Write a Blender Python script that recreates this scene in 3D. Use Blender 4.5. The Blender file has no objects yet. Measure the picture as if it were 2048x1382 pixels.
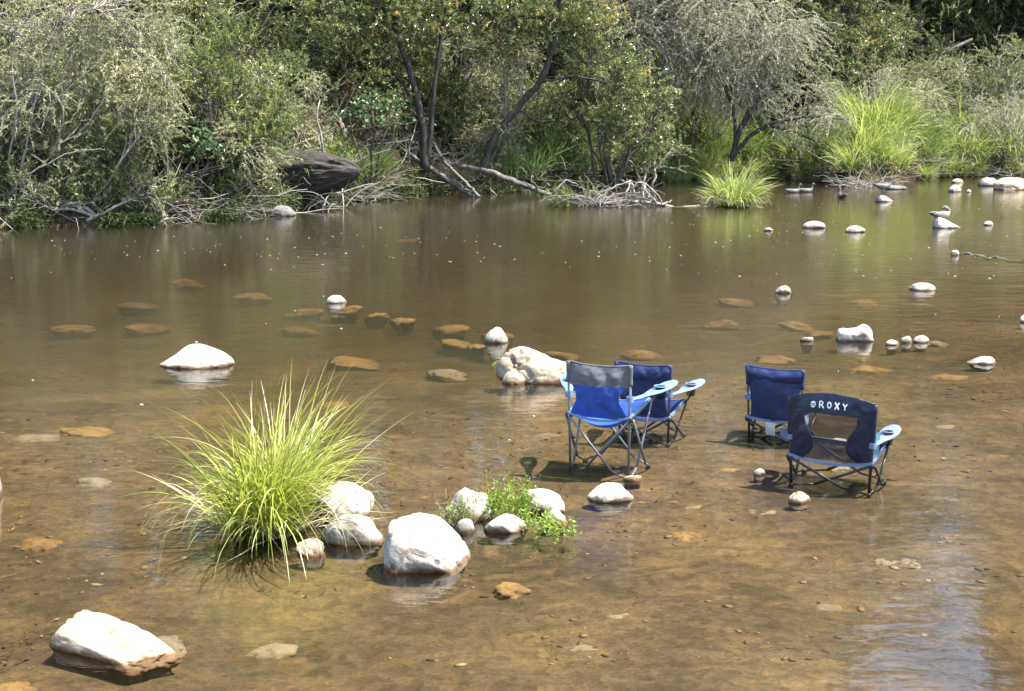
import bpy, math, random
import numpy as np
from math import radians, sin, cos, pi
from mathutils import Vector

# ------------------------------------------------------------------ camera, world, sun, exposure
SC = bpy.context.scene
COL = SC.collection
F = 2900.0                 # focal length in pixels of a 2048 wide frame
PITCH = radians(10.6)
CAMH = 3.4
cam_d = bpy.data.cameras.new('camera')
cam_d.sensor_width = 36.0
cam_d.lens = F / 2048 * 36.0
cam_d.clip_start = 0.1
cam_d.clip_end = 1500
cam = bpy.data.objects.new('camera', cam_d)
COL.objects.link(cam)
cam.location = (0, 0, CAMH)
cam.rotation_euler = (radians(90) - PITCH, 0, 0)
SC.camera = cam

SUN_DIR = Vector((0.42, -0.08, 0.90)).normalized()     # towards the sun
SUN_EL = math.asin(SUN_DIR.z)
SUN_AZ = math.atan2(SUN_DIR.x, SUN_DIR.y)
world = bpy.data.worlds.new('World')
SC.world = world
world.use_nodes = True
wn = world.node_tree
for n in list(wn.nodes):
    wn.nodes.remove(n)
sky = wn.nodes.new('ShaderNodeTexSky')
sky.sky_type = 'NISHITA'
sky.sun_disc = False
sky.sun_elevation = SUN_EL
sky.sun_rotation = SUN_AZ
sky.air_density = 1.0
sky.dust_density = 1.0
bg = wn.nodes.new('ShaderNodeBackground')
bg.inputs['Strength'].default_value = 0.15
wo = wn.nodes.new('ShaderNodeOutputWorld')
wn.links.new(sky.outputs[0], bg.inputs['Color'])
wn.links.new(bg.outputs[0], wo.inputs['Surface'])
sun_d = bpy.data.lights.new('sun', 'SUN')
sun_d.energy = 5.0
sun_d.angle = radians(0.53)
sun_d.color = (1.0, 0.95, 0.87)
sun = bpy.data.objects.new('sun', sun_d)
COL.objects.link(sun)
sun.location = (20, -10, 40)
sun.rotation_euler = (-SUN_DIR).to_track_quat('-Z', 'Y').to_euler()
vs = SC.view_settings
vs.view_transform = 'Standard'
vs.look = 'None'
vs.gamma = 1.0
vs.use_curve_mapping = False
vs.exposure = 1.95
SC.render.engine = 'CYCLES'
cy = SC.cycles
cy.max_bounces = 8
cy.diffuse_bounces = 3
cy.glossy_bounces = 3
cy.transmission_bounces = 3
cy.transparent_max_bounces = 12
cy.volume_bounces = 0
cy.caustics_reflective = False
cy.caustics_refractive = False
cy.sample_clamp_indirect = 6.0
try:
    cy.use_denoising = True
    cy.denoiser = 'OPENIMAGEDENOISE'
except Exception:
    pass

# ------------------------------------------------------------------ pixel helpers (photo pixels, 2048 x 1382)
SP, CP = sin(PITCH), cos(PITCH)


def ray(px, py):
    dx = (px - 1024) / F
    dy = -(py - 691) / F
    return np.array((dx, CP + dy * SP, -SP + dy * CP))


def at(px, py, z=0.0):
    r = ray(px, py)
    t = (z - CAMH) / r[2]
    return np.array((0, 0, CAMH)) + r * t


def atY(px, py, Y):
    r = ray(px, py)
    return np.array((0, 0, CAMH)) + r * (Y / r[1])


def scale_at(p):
    """pixels per metre at a world point"""
    zd = p[1] * CP - (p[2] - CAMH) * SP
    return F / zd


# ------------------------------------------------------------------ noise
_rt = np.random.RandomState(7).rand(4096)


def vnoise(p, seed=0):
    p = np.asarray(p, float)
    i = np.floor(p).astype(np.int64)
    f = p - i
    f = f * f * (3 - 2 * f)
    out = 0
    for a in (0, 1):
        for b in (0, 1):
            for c in (0, 1):
                h = ((i[..., 0] + a) * 73856093) ^ ((i[..., 1] + b) * 19349663) ^ ((i[..., 2] + c) * 83492791) ^ (seed * 2654435)
                v = _rt[(h ^ (h >> 13)) & 4095]
                w = (f[..., 0] if a else 1 - f[..., 0]) * (f[..., 1] if b else 1 - f[..., 1]) * (f[..., 2] if c else 1 - f[..., 2])
                out = out + v * w
    return out * 2 - 1


def fbm(p, seed=0, octv=4, gain=0.5):
    p = np.asarray(p, float)
    s, a, t = 0, 1.0, 0
    for k in range(octv):
        s = s + a * vnoise(p * (2.03 ** k) + 17.3 * k, seed + k)
        t += a
        a *= gain
    return s / t


def norm(v):
    v = np.asarray(v, float)
    return v / np.maximum(np.linalg.norm(v, axis=-1, keepdims=True), 1e-9)


def sstep(x, a, b):
    t = np.clip((np.asarray(x, float) - a) / (b - a), 0, 1)
    return t * t * (3 - 2 * t)


# ------------------------------------------------------------------ mesh helpers
class MB:
    """collects vertices and faces, then links them as ONE mesh object"""

    def __init__(self):
        self.v, self.f, self.n, self.a = [], [], 0, []

    def add(self, verts, faces, rnd=None):
        verts = np.asarray(verts, float).reshape(-1, 3)
        faces = np.asarray(faces, np.int64)
        self.v.append(verts)
        if len(faces):
            self.f.append(faces + self.n)
        self.a.append(np.zeros(len(verts)) if rnd is None else np.broadcast_to(rnd, (len(verts),)))
        self.n += len(verts)

    def mesh(self, name, mat, smooth=True):
        v = np.concatenate(self.v) if self.v else np.zeros((0, 3))
        me = bpy.data.meshes.new(name)
        me.vertices.add(len(v))
        me.vertices.foreach_set('co', v.astype(np.float32).ravel())
        nl = sum(f.size for f in self.f)
        nf = sum(len(f) for f in self.f)
        me.loops.add(nl)
        me.polygons.add(nf)
        if nf:
            me.loops.foreach_set('vertex_index', np.concatenate([f.ravel() for f in self.f]).astype(np.int32))
            tot = np.concatenate([np.full(len(f), f.shape[1]) for f in self.f])
            st = np.concatenate([[0], np.cumsum(tot)[:-1]])
            me.polygons.foreach_set('loop_start', st.astype(np.int32))
            me.polygons.foreach_set('loop_total', tot.astype(np.int32))
            me.polygons.foreach_set('use_smooth', np.full(nf, smooth, bool))
        at_ = me.attributes.new('rnd', 'FLOAT', 'POINT')
        at_.data.foreach_set('value', np.concatenate(self.a).astype(np.float32))
        me.update(calc_edges=True)
        if mat:
            me.materials.append(mat)
        return me

    def build(self, name, mat, parent=None, smooth=True):
        o = bpy.data.objects.new(name, self.mesh(name, mat, smooth))
        COL.objects.link(o)
        if parent is not None:
            o.parent = parent
        return o

    # --- shapes
    def tube(self, pts, rad, sides=6, cap=True, rnd=None, jitter=None):
        pts = np.asarray(pts, float)
        n = len(pts)
        rad = np.broadcast_to(np.asarray(rad, float), (n,))
        tan = np.gradient(pts, axis=0)
        tan = norm(tan)
        ref = np.array((0, 0, 1.0)) if abs(tan[0, 2]) < 0.9 else np.array((1.0, 0, 0))
        s = norm(np.cross(tan, ref))
        u = np.cross(s, tan)
        an = np.arange(sides) * 2 * pi / sides
        ring = s[:, None, :] * np.cos(an)[None, :, None] + u[:, None, :] * np.sin(an)[None, :, None]
        rr = rad[:, None] * (np.ones((n, sides)) if jitter is None else jitter)
        v = pts[:, None, :] + ring * rr[..., None]
        i = np.arange(n - 1)[:, None] * sides
        j = np.arange(sides)[None, :]
        j2 = (j + 1) % sides
        q = np.stack([i + j, i + j2, i + sides + j2, i + sides + j], -1).reshape(-1, 4)
        base = self.n
        self.add(v.reshape(-1, 3), q, rnd)
        if cap:
            c = np.array((pts[0], pts[-1]))
            k = np.arange(sides)
            t0 = np.stack([np.full(sides, n * sides), (k + 1) % sides, k], -1)
            t1 = np.stack([np.full(sides, n * sides + 1), (n - 1) * sides + k, (n - 1) * sides + (k + 1) % sides], -1)
            self.add(c, np.zeros((0, 3)), rnd)
            self.f.append(np.concatenate([t0, t1]) + base)

    def box(self, c, size, rot=0.0):
        sx, sy, sz = np.asarray(size, float) / 2
        v = np.array([(x, y, z) for x in (-sx, sx) for y in (-sy, sy) for z in (-sz, sz)])
        ca, sa = cos(rot), sin(rot)
        v = np.stack([v[:, 0] * ca - v[:, 1] * sa, v[:, 0] * sa + v[:, 1] * ca, v[:, 2]], -1) + np.asarray(c)
        f = [(0, 1, 3, 2), (4, 6, 7, 5), (0, 4, 5, 1), (2, 3, 7, 6), (0, 2, 6, 4), (1, 5, 7, 3)]
        self.add(v, f)

    def sheet(self, P, thick=0.004):
        """P: (nu, nv, 3) grid turned into a thin closed cloth"""
        P = np.asarray(P, float)
        nu, nv = P.shape[:2]
        du = np.gradient(P, axis=0)
        dv = np.gradient(P, axis=1)
        N = norm(np.cross(du, dv))
        A = (P + N * thick / 2).reshape(-1, 3)
        B = (P - N * thick / 2).reshape(-1, 3)
        idx = np.arange(nu * nv).reshape(nu, nv)
        q = np.stack([idx[:-1, :-1], idx[1:, :-1], idx[1:, 1:], idx[:-1, 1:]], -1).reshape(-1, 4)
        m = nu * nv
        ring = np.concatenate([idx[:, 0], idx[-1, 1:], idx[-2::-1, -1], idx[0, -2:0:-1]])
        self.add(np.concatenate([A, B]), np.concatenate([q, q[:, ::-1] + m]))
        k = len(ring)
        i = np.arange(k)
        j = (i + 1) % k
        self.add(np.concatenate([A[ring], B[ring]]), np.stack([i, i + k, j + k, j], -1))


def empty(name, loc, rz=0.0):
    o = bpy.data.objects.new(name, None)
    o.empty_display_size = 0.1
    COL.objects.link(o)
    o.location = tuple(loc)
    o.rotation_euler = (0, 0, rz)
    return o


def tag(o, label=None, cat=None, group=None, kind=None):
    if label:
        o['label'] = label
    if cat:
        o['category'] = cat
    if group:
        o['group'] = group
    if kind:
        o['kind'] = kind
    return o


def copy_tree(o, parent=None):
    c = o.copy()
    COL.objects.link(c)
    if parent is not None:
        c.parent = parent
    for ch in list(o.children):
        copy_tree(ch, c)
    return c


# ------------------------------------------------------------------ materials
def new_mat(name):
    m = bpy.data.materials.new(name)
    m.use_nodes = True
    nt = m.node_tree
    for n in list(nt.nodes):
        nt.nodes.remove(n)
    out = nt.nodes.new('ShaderNodeOutputMaterial')
    return m, nt, out


def N(nt, t, **kw):
    n = nt.nodes.new(t)
    for k, v in kw.items():
        if k in n.inputs:
            n.inputs[k].default_value = v
        else:
            setattr(n, k, v)
    return n


def ramp(nt, src, stops, interp='LINEAR'):
    r = nt.nodes.new('ShaderNodeValToRGB')
    r.color_ramp.interpolation = interp
    el = r.color_ramp.elements
    while len(el) > len(stops):
        el.remove(el[-1])
    while len(el) < len(stops):
        el.new(0.5)
    for e, (p, c) in zip(el, stops):
        e.position = p
        e.color = (c[0], c[1], c[2], 1) if len(c) == 3 else c
    nt.links.new(src, r.inputs[0])
    return r


def mixc(nt, fac, a, b, mode='MIX'):
    m = nt.nodes.new('ShaderNodeMix')
    m.data_type = 'RGBA'
    m.blend_type = mode
    for sock, val in ((m.inputs[0], fac), (m.inputs[6], a), (m.inputs[7], b)):
        if hasattr(val, 'links'):
            nt.links.new(val, sock)
        elif isinstance(val, (int, float)):
            sock.default_value = val
        else:
            sock.default_value = (val[0], val[1], val[2], 1)
    return m.outputs[2]


def noise_tex(nt, vec, scale, detail=4, rough=0.55, dist=0.0):
    n = nt.nodes.new('ShaderNodeTexNoise')
    n.inputs['Scale'].default_value = scale
    n.inputs['Detail'].default_value = detail
    n.inputs['Roughness'].default_value = rough
    n.inputs['Distortion'].default_value = dist
    if vec is not None:
        nt.links.new(vec, n.inputs['Vector'])
    return n


def mapping(nt, vec, scale=(1, 1, 1), rot=(0, 0, 0)):
    m = nt.nodes.new('ShaderNodeMapping')
    m.inputs['Scale'].default_value = scale
    m.inputs['Rotation'].default_value = rot
    nt.links.new(vec, m.inputs['Vector'])
    return m.outputs[0]


def leaf_mat(name, stops, trans=0.35, rough=0.5, spec=0.35, tcol=(1.25, 1.25, 0.7)):
    m, nt, out = new_mat(name)
    a = N(nt, 'ShaderNodeAttribute', attribute_name='rnd')
    geo = N(nt, 'ShaderNodeNewGeometry')
    nz = noise_tex(nt, geo.outputs['Position'], 1.3, 2)
    ad = N(nt, 'ShaderNodeMath', operation='MULTIPLY_ADD')
    nt.links.new(nz.outputs['Fac'], ad.inputs[0])
    ad.inputs[1].default_value = 0.5
    ad.inputs[2].default_value = -0.25
    ad2 = N(nt, 'ShaderNodeMath', operation='ADD', use_clamp=True)
    nt.links.new(a.outputs['Fac'], ad2.inputs[0])
    nt.links.new(ad.outputs[0], ad2.inputs[1])
    r = ramp(nt, ad2.outputs[0], stops)
    p = N(nt, 'ShaderNodeBsdfPrincipled', Roughness=rough)
    p.inputs['Specular IOR Level'].default_value = spec
    nt.links.new(r.outputs[0], p.inputs['Base Color'])
    t = N(nt, 'ShaderNodeBsdfTranslucent')
    tc = mixc(nt, 1.0, r.outputs[0], tcol, 'MULTIPLY')
    nt.links.new(tc, t.inputs['Color'])
    mx = N(nt, 'ShaderNodeMixShader')
    mx.inputs[0].default_value = trans
    nt.links.new(p.outputs[0], mx.inputs[1])
    nt.links.new(t.outputs[0], mx.inputs[2])
    nt.links.new(mx.outputs[0], out.inputs['Surface'])
    return m


def plain_mat(name, col, rough=0.6, metal=0.0, var=0.15, nscale=30.0, bump=0.0, bscale=200.0, spec=0.5, trans=0.0):
    m, nt, out = new_mat(name)
    tc = N(nt, 'ShaderNodeTexCoord')
    nz = noise_tex(nt, tc.outputs['Object'], nscale, 4)
    lo = tuple(c * (1 - var) for c in col)
    hi = tuple(min(1, c * (1 + var)) for c in col)
    r = ramp(nt, nz.outputs['Fac'], [(0.3, lo), (0.7, hi)])
    p = N(nt, 'ShaderNodeBsdfPrincipled', Roughness=rough, Metallic=metal)
    p.inputs['Specular IOR Level'].default_value = spec
    nt.links.new(r.outputs[0], p.inputs['Base Color'])
    if bump:
        b = N(nt, 'ShaderNodeBump', Strength=bump, Distance=0.01)
        nb = noise_tex(nt, tc.outputs['Object'], bscale, 3)
        nt.links.new(nb.outputs['Fac'], b.inputs['Height'])
        nt.links.new(b.outputs[0], p.inputs['Normal'])
    if trans:
        t = N(nt, 'ShaderNodeBsdfTranslucent')
        nt.links.new(r.outputs[0], t.inputs['Color'])
        mx = N(nt, 'ShaderNodeMixShader')
        mx.inputs[0].default_value = trans
        nt.links.new(p.outputs[0], mx.inputs[1])
        nt.links.new(t.outputs[0], mx.inputs[2])
        nt.links.new(mx.outputs[0], out.inputs['Surface'])
    else:
        nt.links.new(p.outputs[0], out.inputs['Surface'])
    return m


def bark_mat(name, lo, hi, scale=12.0, stretch=0.15, rough=0.85):
    m, nt, out = new_mat(name)
    geo = N(nt, 'ShaderNodeNewGeometry')
    mp = mapping(nt, geo.outputs['Position'], (scale, scale, scale * stretch * 2))
    nz = noise_tex(nt, mp, 1.0, 6, 0.65)
    r = ramp(nt, nz.outputs['Fac'], [(0.3, lo), (0.7, hi)])
    p = N(nt, 'ShaderNodeBsdfPrincipled', Roughness=rough)
    p.inputs['Specular IOR Level'].default_value = 0.2
    nt.links.new(r.outputs[0], p.inputs['Base Color'])
    b = N(nt, 'ShaderNodeBump', Strength=0.6, Distance=0.03)
    nt.links.new(nz.outputs['Fac'], b.inputs['Height'])
    nt.links.new(b.outputs[0], p.inputs['Normal'])
    nt.links.new(p.outputs[0], out.inputs['Surface'])
    return m


def rock_mat(name, pale, mid, stain, wetline=0.034):
    """pale weathered stone with mineral stains and a tannin tide mark at the water line"""
    m, nt, out = new_mat(name)
    geo = N(nt, 'ShaderNodeNewGeometry')
    oi = N(nt, 'ShaderNodeObjectInfo')
    off = N(nt, 'ShaderNodeVectorMath', operation='MULTIPLY_ADD')
    cx = N(nt, 'ShaderNodeCombineXYZ')
    nt.links.new(oi.outputs['Random'], cx.inputs[0])
    nt.links.new(oi.outputs['Random'], cx.inputs[1])
    nt.links.new(cx.outputs[0], off.inputs[0])
    off.inputs[1].default_value = (37, 53, 0)
    nt.links.new(geo.outputs['Position'], off.inputs[2])
    vec = off.outputs[0]
    n1 = noise_tex(nt, vec, 3.5, 6, 0.6, 0.4)
    r1 = ramp(nt, n1.outputs['Fac'], [(0.32, mid), (0.55, pale), (0.8, tuple(min(0.9, c * 1.12) for c in pale))])
    n2 = noise_tex(nt, vec, 9.0, 5, 0.7, 1.0)
    r2 = ramp(nt, n2.outputs['Fac'], [(0.52, (0, 0, 0)), (0.68, (1, 1, 1))])
    c1 = mixc(nt, r2.outputs[0], r1.outputs[0], stain)
    n3 = noise_tex(nt, vec, 60.0, 4, 0.7)
    r3 = ramp(nt, n3.outputs['Fac'], [(0.3, (0.72, 0.70, 0.68)), (0.5, (1, 1, 1))])
    c2 = mixc(nt, 0.8, c1, r3.outputs[0], 'MULTIPLY')
    # tide mark
    sx = N(nt, 'ShaderNodeSeparateXYZ')
    nt.links.new(geo.outputs['Position'], sx.inputs[0])
    n4 = noise_tex(nt, vec, 6.0, 3)
    ma = N(nt, 'ShaderNodeMath', operation='MULTIPLY_ADD')
    nt.links.new(n4.outputs['Fac'], ma.inputs[0])
    ma.inputs[1].default_value = -0.09
    nt.links.new(sx.outputs[2], ma.inputs[2])
    r4 = N(nt, 'ShaderNodeMapRange')
    nt.links.new(ma.outputs[0], r4.inputs['Value'])
    r4.inputs['From Min'].default_value = wetline - 0.065
    r4.inputs['From Max'].default_value = wetline - 0.035
    r4.inputs['To Min'].default_value = 1
    r4.inputs['To Max'].default_value = 0
    wet = mixc(nt, 1.0, c2, (0.40, 0.28, 0.17), 'MULTIPLY')
    c3 = mixc(nt, r4.outputs[0], c2, wet)
    p = N(nt, 'ShaderNodeBsdfPrincipled', Roughness=0.8)
    p.inputs['Specular IOR Level'].default_value = 0.3
    nt.links.new(c3, p.inputs['Base Color'])
    b = N(nt, 'ShaderNodeBump', Strength=0.55, Distance=0.02)
    nt.links.new(n2.outputs['Fac'], b.inputs['Height'])
    b2 = N(nt, 'ShaderNodeBump', Strength=0.35, Distance=0.006)
    nt.links.new(n3.outputs['Fac'], b2.inputs['Height'])
    nt.links.new(b.outputs[0], b2.inputs['Normal'])
    nt.links.new(b2.outputs[0], p.inputs['Normal'])
    nt.links.new(p.outputs[0], out.inputs['Surface'])
    return m


M = {}
M['rock'] = rock_mat('pale_stone', (0.385, 0.35, 0.30), (0.215, 0.19, 0.155), (0.16, 0.115, 0.065))
M['rock_cream'] = rock_mat('cream_stone', (0.365, 0.30, 0.215), (0.195, 0.15, 0.10), (0.145, 0.092, 0.042))
M['rock_grey'] = rock_mat('grey_stone', (0.225, 0.21, 0.185), (0.13, 0.12, 0.10), (0.11, 0.08, 0.05))
M['rock_dark'] = rock_mat('dark_stone', (0.13, 0.125, 0.12), (0.07, 0.068, 0.065), (0.2, 0.18, 0.15))
M['sunk'] = rock_mat('algae_stone', (0.20, 0.118, 0.036), (0.095, 0.058, 0.022), (0.05, 0.034, 0.017), wetline=-9)
M['sunk_pale'] = rock_mat('silted_stone', (0.18, 0.145, 0.085), (0.11, 0.088, 0.052), (0.08, 0.064, 0.04), wetline=-9)

M['tea'] = leaf_mat('tea_tree_leaf', [(0.1, (0.15, 0.165, 0.075)), (0.55, (0.31, 0.32, 0.18)), (0.95, (0.52, 0.49, 0.30))], 0.33)
M['bottle'] = leaf_mat('bottlebrush_leaf', [(0.1, (0.085, 0.12, 0.035)), (0.55, (0.185, 0.235, 0.075)), (0.95, (0.38, 0.42, 0.14))], 0.38)
M['broad'] = leaf_mat('wattle_leaf', [(0.05, (0.075, 0.10, 0.035)), (0.5, (0.165, 0.20, 0.075)), (0.85, (0.36, 0.37, 0.15)), (1.0, (0.45, 0.29, 0.12))], 0.35, 0.32, 0.6)
M['grey'] = leaf_mat('grey_tree_leaf', [(0.1, (0.19, 0.195, 0.135)), (0.55, (0.34, 0.335, 0.255)), (0.95, (0.52, 0.50, 0.40))], 0.3)
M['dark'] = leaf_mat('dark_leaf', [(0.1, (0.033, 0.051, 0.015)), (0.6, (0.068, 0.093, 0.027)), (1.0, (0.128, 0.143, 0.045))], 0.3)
M['ivy'] = leaf_mat('round_leaf', [(0.1, (0.039, 0.085, 0.033)), (0.6, (0.091, 0.163, 0.072)), (1.0, (0.156, 0.234, 0.117))], 0.3, 0.4, 0.5)
M['olive'] = leaf_mat('olive_leaf', [(0.1, (0.11, 0.125, 0.05)), (0.55, (0.235, 0.25, 0.12)), (0.95, (0.40, 0.40, 0.22))], 0.33)
M['grass'] = leaf_mat('grass_blade', [(0.0, (0.12, 0.165, 0.02)), (0.5, (0.27, 0.31, 0.05)), (0.80, (0.42, 0.43, 0.12)), (0.92, (0.44, 0.38, 0.19)), (1.0, (0.45, 0.40, 0.26))], 0.4, 0.4, 0.45, (1.2, 1.25, 0.6))
M['grass_far'] = leaf_mat('bank_grass_blade', [(0.0, (0.13, 0.18, 0.045)), (0.5, (0.28, 0.34, 0.10)), (0.85, (0.42, 0.47, 0.19)), (1.0, (0.50, 0.46, 0.28))], 0.42, 0.45, 0.4, (1.15, 1.15, .75))
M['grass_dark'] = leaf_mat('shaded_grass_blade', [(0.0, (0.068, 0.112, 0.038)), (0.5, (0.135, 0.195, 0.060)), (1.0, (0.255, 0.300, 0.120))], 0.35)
M['straw'] = leaf_mat('dry_grass_blade', [(0.0, (0.20, 0.16, 0.10)), (0.6, (0.34, 0.29, 0.20)), (1.0, (0.45, 0.40, 0.31))], 0.25)
M['weed'] = leaf_mat('weed_leaf', [(0.0, (0.12, 0.20, 0.02)), (0.6, (0.24, 0.33, 0.05)), (1.0, (0.36, 0.42, 0.10))], 0.4)
M['litter'] = leaf_mat('litter_leaf', [(0.0, (0.05, 0.035, 0.022)), (0.5, (0.13, 0.09, 0.055)), (1.0, (0.24, 0.18, 0.12))], 0.1, 0.8, 0.2, (1, 1, 1))
M['twig'] = bark_mat('pale_twig_bark', (0.15, 0.13, 0.11), (0.36, 0.33, 0.29))
M['gum_bark'] = bark_mat('smooth_pale_gum_bark', (0.30, 0.275, 0.24), (0.52, 0.49, 0.45), 5)
M['twig_dark'] = bark_mat('dark_twig_bark', (0.035, 0.03, 0.025), (0.10, 0.085, 0.07))
M['bark'] = bark_mat('dark_bark', (0.018, 0.015, 0.013), (0.065, 0.055, 0.047))
M['dead'] = bark_mat('bleached_deadwood', (0.115, 0.10, 0.085), (0.30, 0.27, 0.235))
M['logbark'] = bark_mat('log_bark', (0.04, 0.035, 0.03), (0.17, 0.15, 0.13), 10)
M['log_fibre'] = bark_mat('fibrous_log_bark', (0.005, 0.0045, 0.004), (0.066, 0.057, 0.048), 20, .5)  # dark streaks put the shade of deep crevices into the bark colour
for n_ in M['log_fibre'].node_tree.nodes:
    if n_.type == 'MAPPING':
        n_.inputs['Scale'].default_value = (2.2, 16, 22)
        n_.inputs['Rotation'].default_value = (0, .15, .2)

# river bed
m, nt, out = new_mat('river_bed_gravel')
geo = N(nt, 'ShaderNodeNewGeometry')
pos = geo.outputs['Position']
n1 = noise_tex(nt, pos, 0.55, 5, 0.6, 0.5)
r1 = ramp(nt, n1.outputs['Fac'], [(0.3, (0.038, 0.029, 0.0165)), (0.5, (0.074, 0.056, 0.030)), (0.7, (0.12, 0.089, 0.045))])
mp = mapping(nt, pos, (1.0, 1.0, 0.3))
vo = N(nt, 'ShaderNodeTexVoronoi')
vo.inputs['Scale'].default_value = 14.0
nt.links.new(mp, vo.inputs['Vector'])
r2 = ramp(nt, vo.outputs['Color'], [(0.15, (0.7, 0.66, 0.6)), (0.55, (1, 1, 1)), (0.9, (1.35, 1.25, 0.98))])
c = mixc(nt, 0.75, r1.outputs[0], r2.outputs[0], 'MULTIPLY')
n3 = noise_tex(nt, pos, 38.0, 5, 0.75)
r3 = ramp(nt, n3.outputs['Fac'], [(0.32, (0.5, 0.49, 0.46)), (0.52, (1, 1, 1)), (0.70, (1.7, 1.5, 1.1))])
c = mixc(nt, 0.8, c, r3.outputs[0], 'MULTIPLY')
n4 = noise_tex(nt, pos, 2.2, 4, 0.65, 1.0)
r4 = ramp(nt, n4.outputs['Fac'], [(0.55, (0, 0, 0)), (0.70, (1, 1, 1))])
r4m = N(nt, 'ShaderNodeMath', operation='MULTIPLY')
nt.links.new(r4.outputs[0], r4m.inputs[0])
r4m.inputs[1].default_value = 0.6
c = mixc(nt, r4m.outputs[0], c, (0.15, 0.10, 0.045))
n5 = noise_tex(nt, mapping(nt, pos, (1.8, 4.5, 1)), 1.0, 5, 0.65, 1.2)
r5 = ramp(nt, n5.outputs['Fac'], [(0.36, (0.66, 0.64, 0.60)), (0.5, (1, 1, 1)), (0.64, (1.42, 1.32, 1.08))])
c = mixc(nt, 0.6, c, r5.outputs[0], 'MULTIPLY')
p = N(nt, 'ShaderNodeBsdfPrincipled', Roughness=0.9)
p.inputs['Specular IOR Level'].default_value = 0.15
nt.links.new(c, p.inputs['Base Color'])
b = N(nt, 'ShaderNodeBump', Strength=0.35, Distance=0.02)
nt.links.new(vo.outputs['Distance'], b.inputs['Height'])
b2 = N(nt, 'ShaderNodeBump', Strength=0.5, Distance=0.02)
nt.links.new(n3.outputs['Fac'], b2.inputs['Height'])
nt.links.new(b.outputs[0], b2.inputs['Normal'])
nt.links.new(b2.outputs[0], p.inputs['Normal'])
nt.links.new(p.outputs[0], out.inputs['Surface'])
M['bed'] = m

# bank soil
m, nt, out = new_mat('bank_soil')
geo = N(nt, 'ShaderNodeNewGeometry')
n1 = noise_tex(nt, geo.outputs['Position'], 0.8, 6, 0.65, 0.6)
r1 = ramp(nt, n1.outputs['Fac'], [(0.3, (0.018, 0.014, 0.009)), (0.5, (0.045, 0.034, 0.022)), (0.62, (0.045, 0.047, 0.02)), (0.75, (0.10, 0.08, 0.055))])
n2 = noise_tex(nt, geo.outputs['Position'], 14, 5, 0.7)
r2 = ramp(nt, n2.outputs['Fac'], [(0.3, (0.4, 0.4, 0.4)), (0.6, (1.2, 1.15, 1.1))])
c = mixc(nt, 0.9, r1.outputs[0], r2.outputs[0], 'MULTIPLY')
p = N(nt, 'ShaderNodeBsdfPrincipled', Roughness=0.95)
p.inputs['Specular IOR Level'].default_value = 0.1
nt.links.new(c, p.inputs['Base Color'])
b = N(nt, 'ShaderNodeBump', Strength=0.8, Distance=0.08)
nt.links.new(n2.outputs['Fac'], b.inputs['Height'])
nt.links.new(b.outputs[0], p.inputs['Normal'])
nt.links.new(p.outputs[0], out.inputs['Surface'])
M['soil'] = m

# water: fresnel reflection over a clear surface, tea coloured body
m, nt, out = new_mat('river_water')
geo = N(nt, 'ShaderNodeNewGeometry')
mp1 = mapping(nt, geo.outputs['Position'], (1.6, 3.2, 1))
w1 = noise_tex(nt, mp1, 1.0, 3, 0.5, 0.6)
mp2 = mapping(nt, geo.outputs['Position'], (6.0, 13.0, 1), (0, 0, 0.12))
w2 = noise_tex(nt, mp2, 1.0, 3, 0.6, 0.5)
# calmer and livelier patches of the surface
mp3 = mapping(nt, geo.outputs['Position'], (0.10, 0.22, 1))
w3 = noise_tex(nt, mp3, 1.0, 2)
r3 = ramp(nt, w3.outputs['Fac'], [(0.35, (0.35, 0.35, 0.35)), (0.65, (1, 1, 1))])
b1 = N(nt, 'ShaderNodeBump', Strength=0.17, Distance=0.05)
nt.links.new(w1.outputs['Fac'], b1.inputs['Height'])
b2 = N(nt, 'ShaderNodeBump', Distance=0.02)
ms = N(nt, 'ShaderNodeMath', operation='MULTIPLY')
nt.links.new(r3.outputs[0], ms.inputs[0])
ms.inputs[1].default_value = 0.20
nt.links.new(ms.outputs[0], b2.inputs['Strength'])
nt.links.new(w2.outputs['Fac'], b2.inputs['Height'])
nt.links.new(b1.outputs[0], b2.inputs['Normal'])
gl = N(nt, 'ShaderNodeBsdfAnisotropic') if False else N(nt, 'ShaderNodeBsdfGlossy', Roughness=0.0)
gl.inputs['Color'].default_value = (1, 1, 1, 1)
nt.links.new(b2.outputs[0], gl.inputs['Normal'])
tr = N(nt, 'ShaderNodeBsdfTransparent')
fr = N(nt, 'ShaderNodeFresnel', IOR=1.42)
nt.links.new(b2.outputs[0], fr.inputs['Normal'])
mx = N(nt, 'ShaderNodeMixShader')
nt.links.new(fr.outputs[0], mx.inputs[0])
nt.links.new(tr.outputs[0], mx.inputs[1])
nt.links.new(gl.outputs[0], mx.inputs[2])
nt.links.new(mx.outputs[0], out.inputs['Surface'])
va = N(nt, 'ShaderNodeVolumeAbsorption', Density=1.7)
va.inputs['Color'].default_value = (0.57, 0.475, 0.255, 1)
vsc = N(nt, 'ShaderNodeVolumeScatter', Density=0.12, Anisotropy=0.2)
vsc.inputs['Color'].default_value = (0.80, 0.77, 0.60, 1)
vad = N(nt, 'ShaderNodeAddShader')
nt.links.new(va.outputs[0], vad.inputs[0])
nt.links.new(vsc.outputs[0], vad.inputs[1])
nt.links.new(vad.outputs[0], out.inputs['Volume'])
M['water'] = m

# ------------------------------------------------------------------ the setting: bank, bed, water
shore_px = [(-500, 470), (-200, 462), (0, 455), (250, 450), (480, 438), (560, 425), (700, 404), (860, 388), (1000, 385), (1130, 378), (1350, 360),
            (1560, 352), (1700, 368), (1790, 366), (1880, 354), (2048, 348), (2300, 342), (2600, 336)]
_sh = np.array([at(x, y)[:2] for x, y in shore_px])


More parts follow.
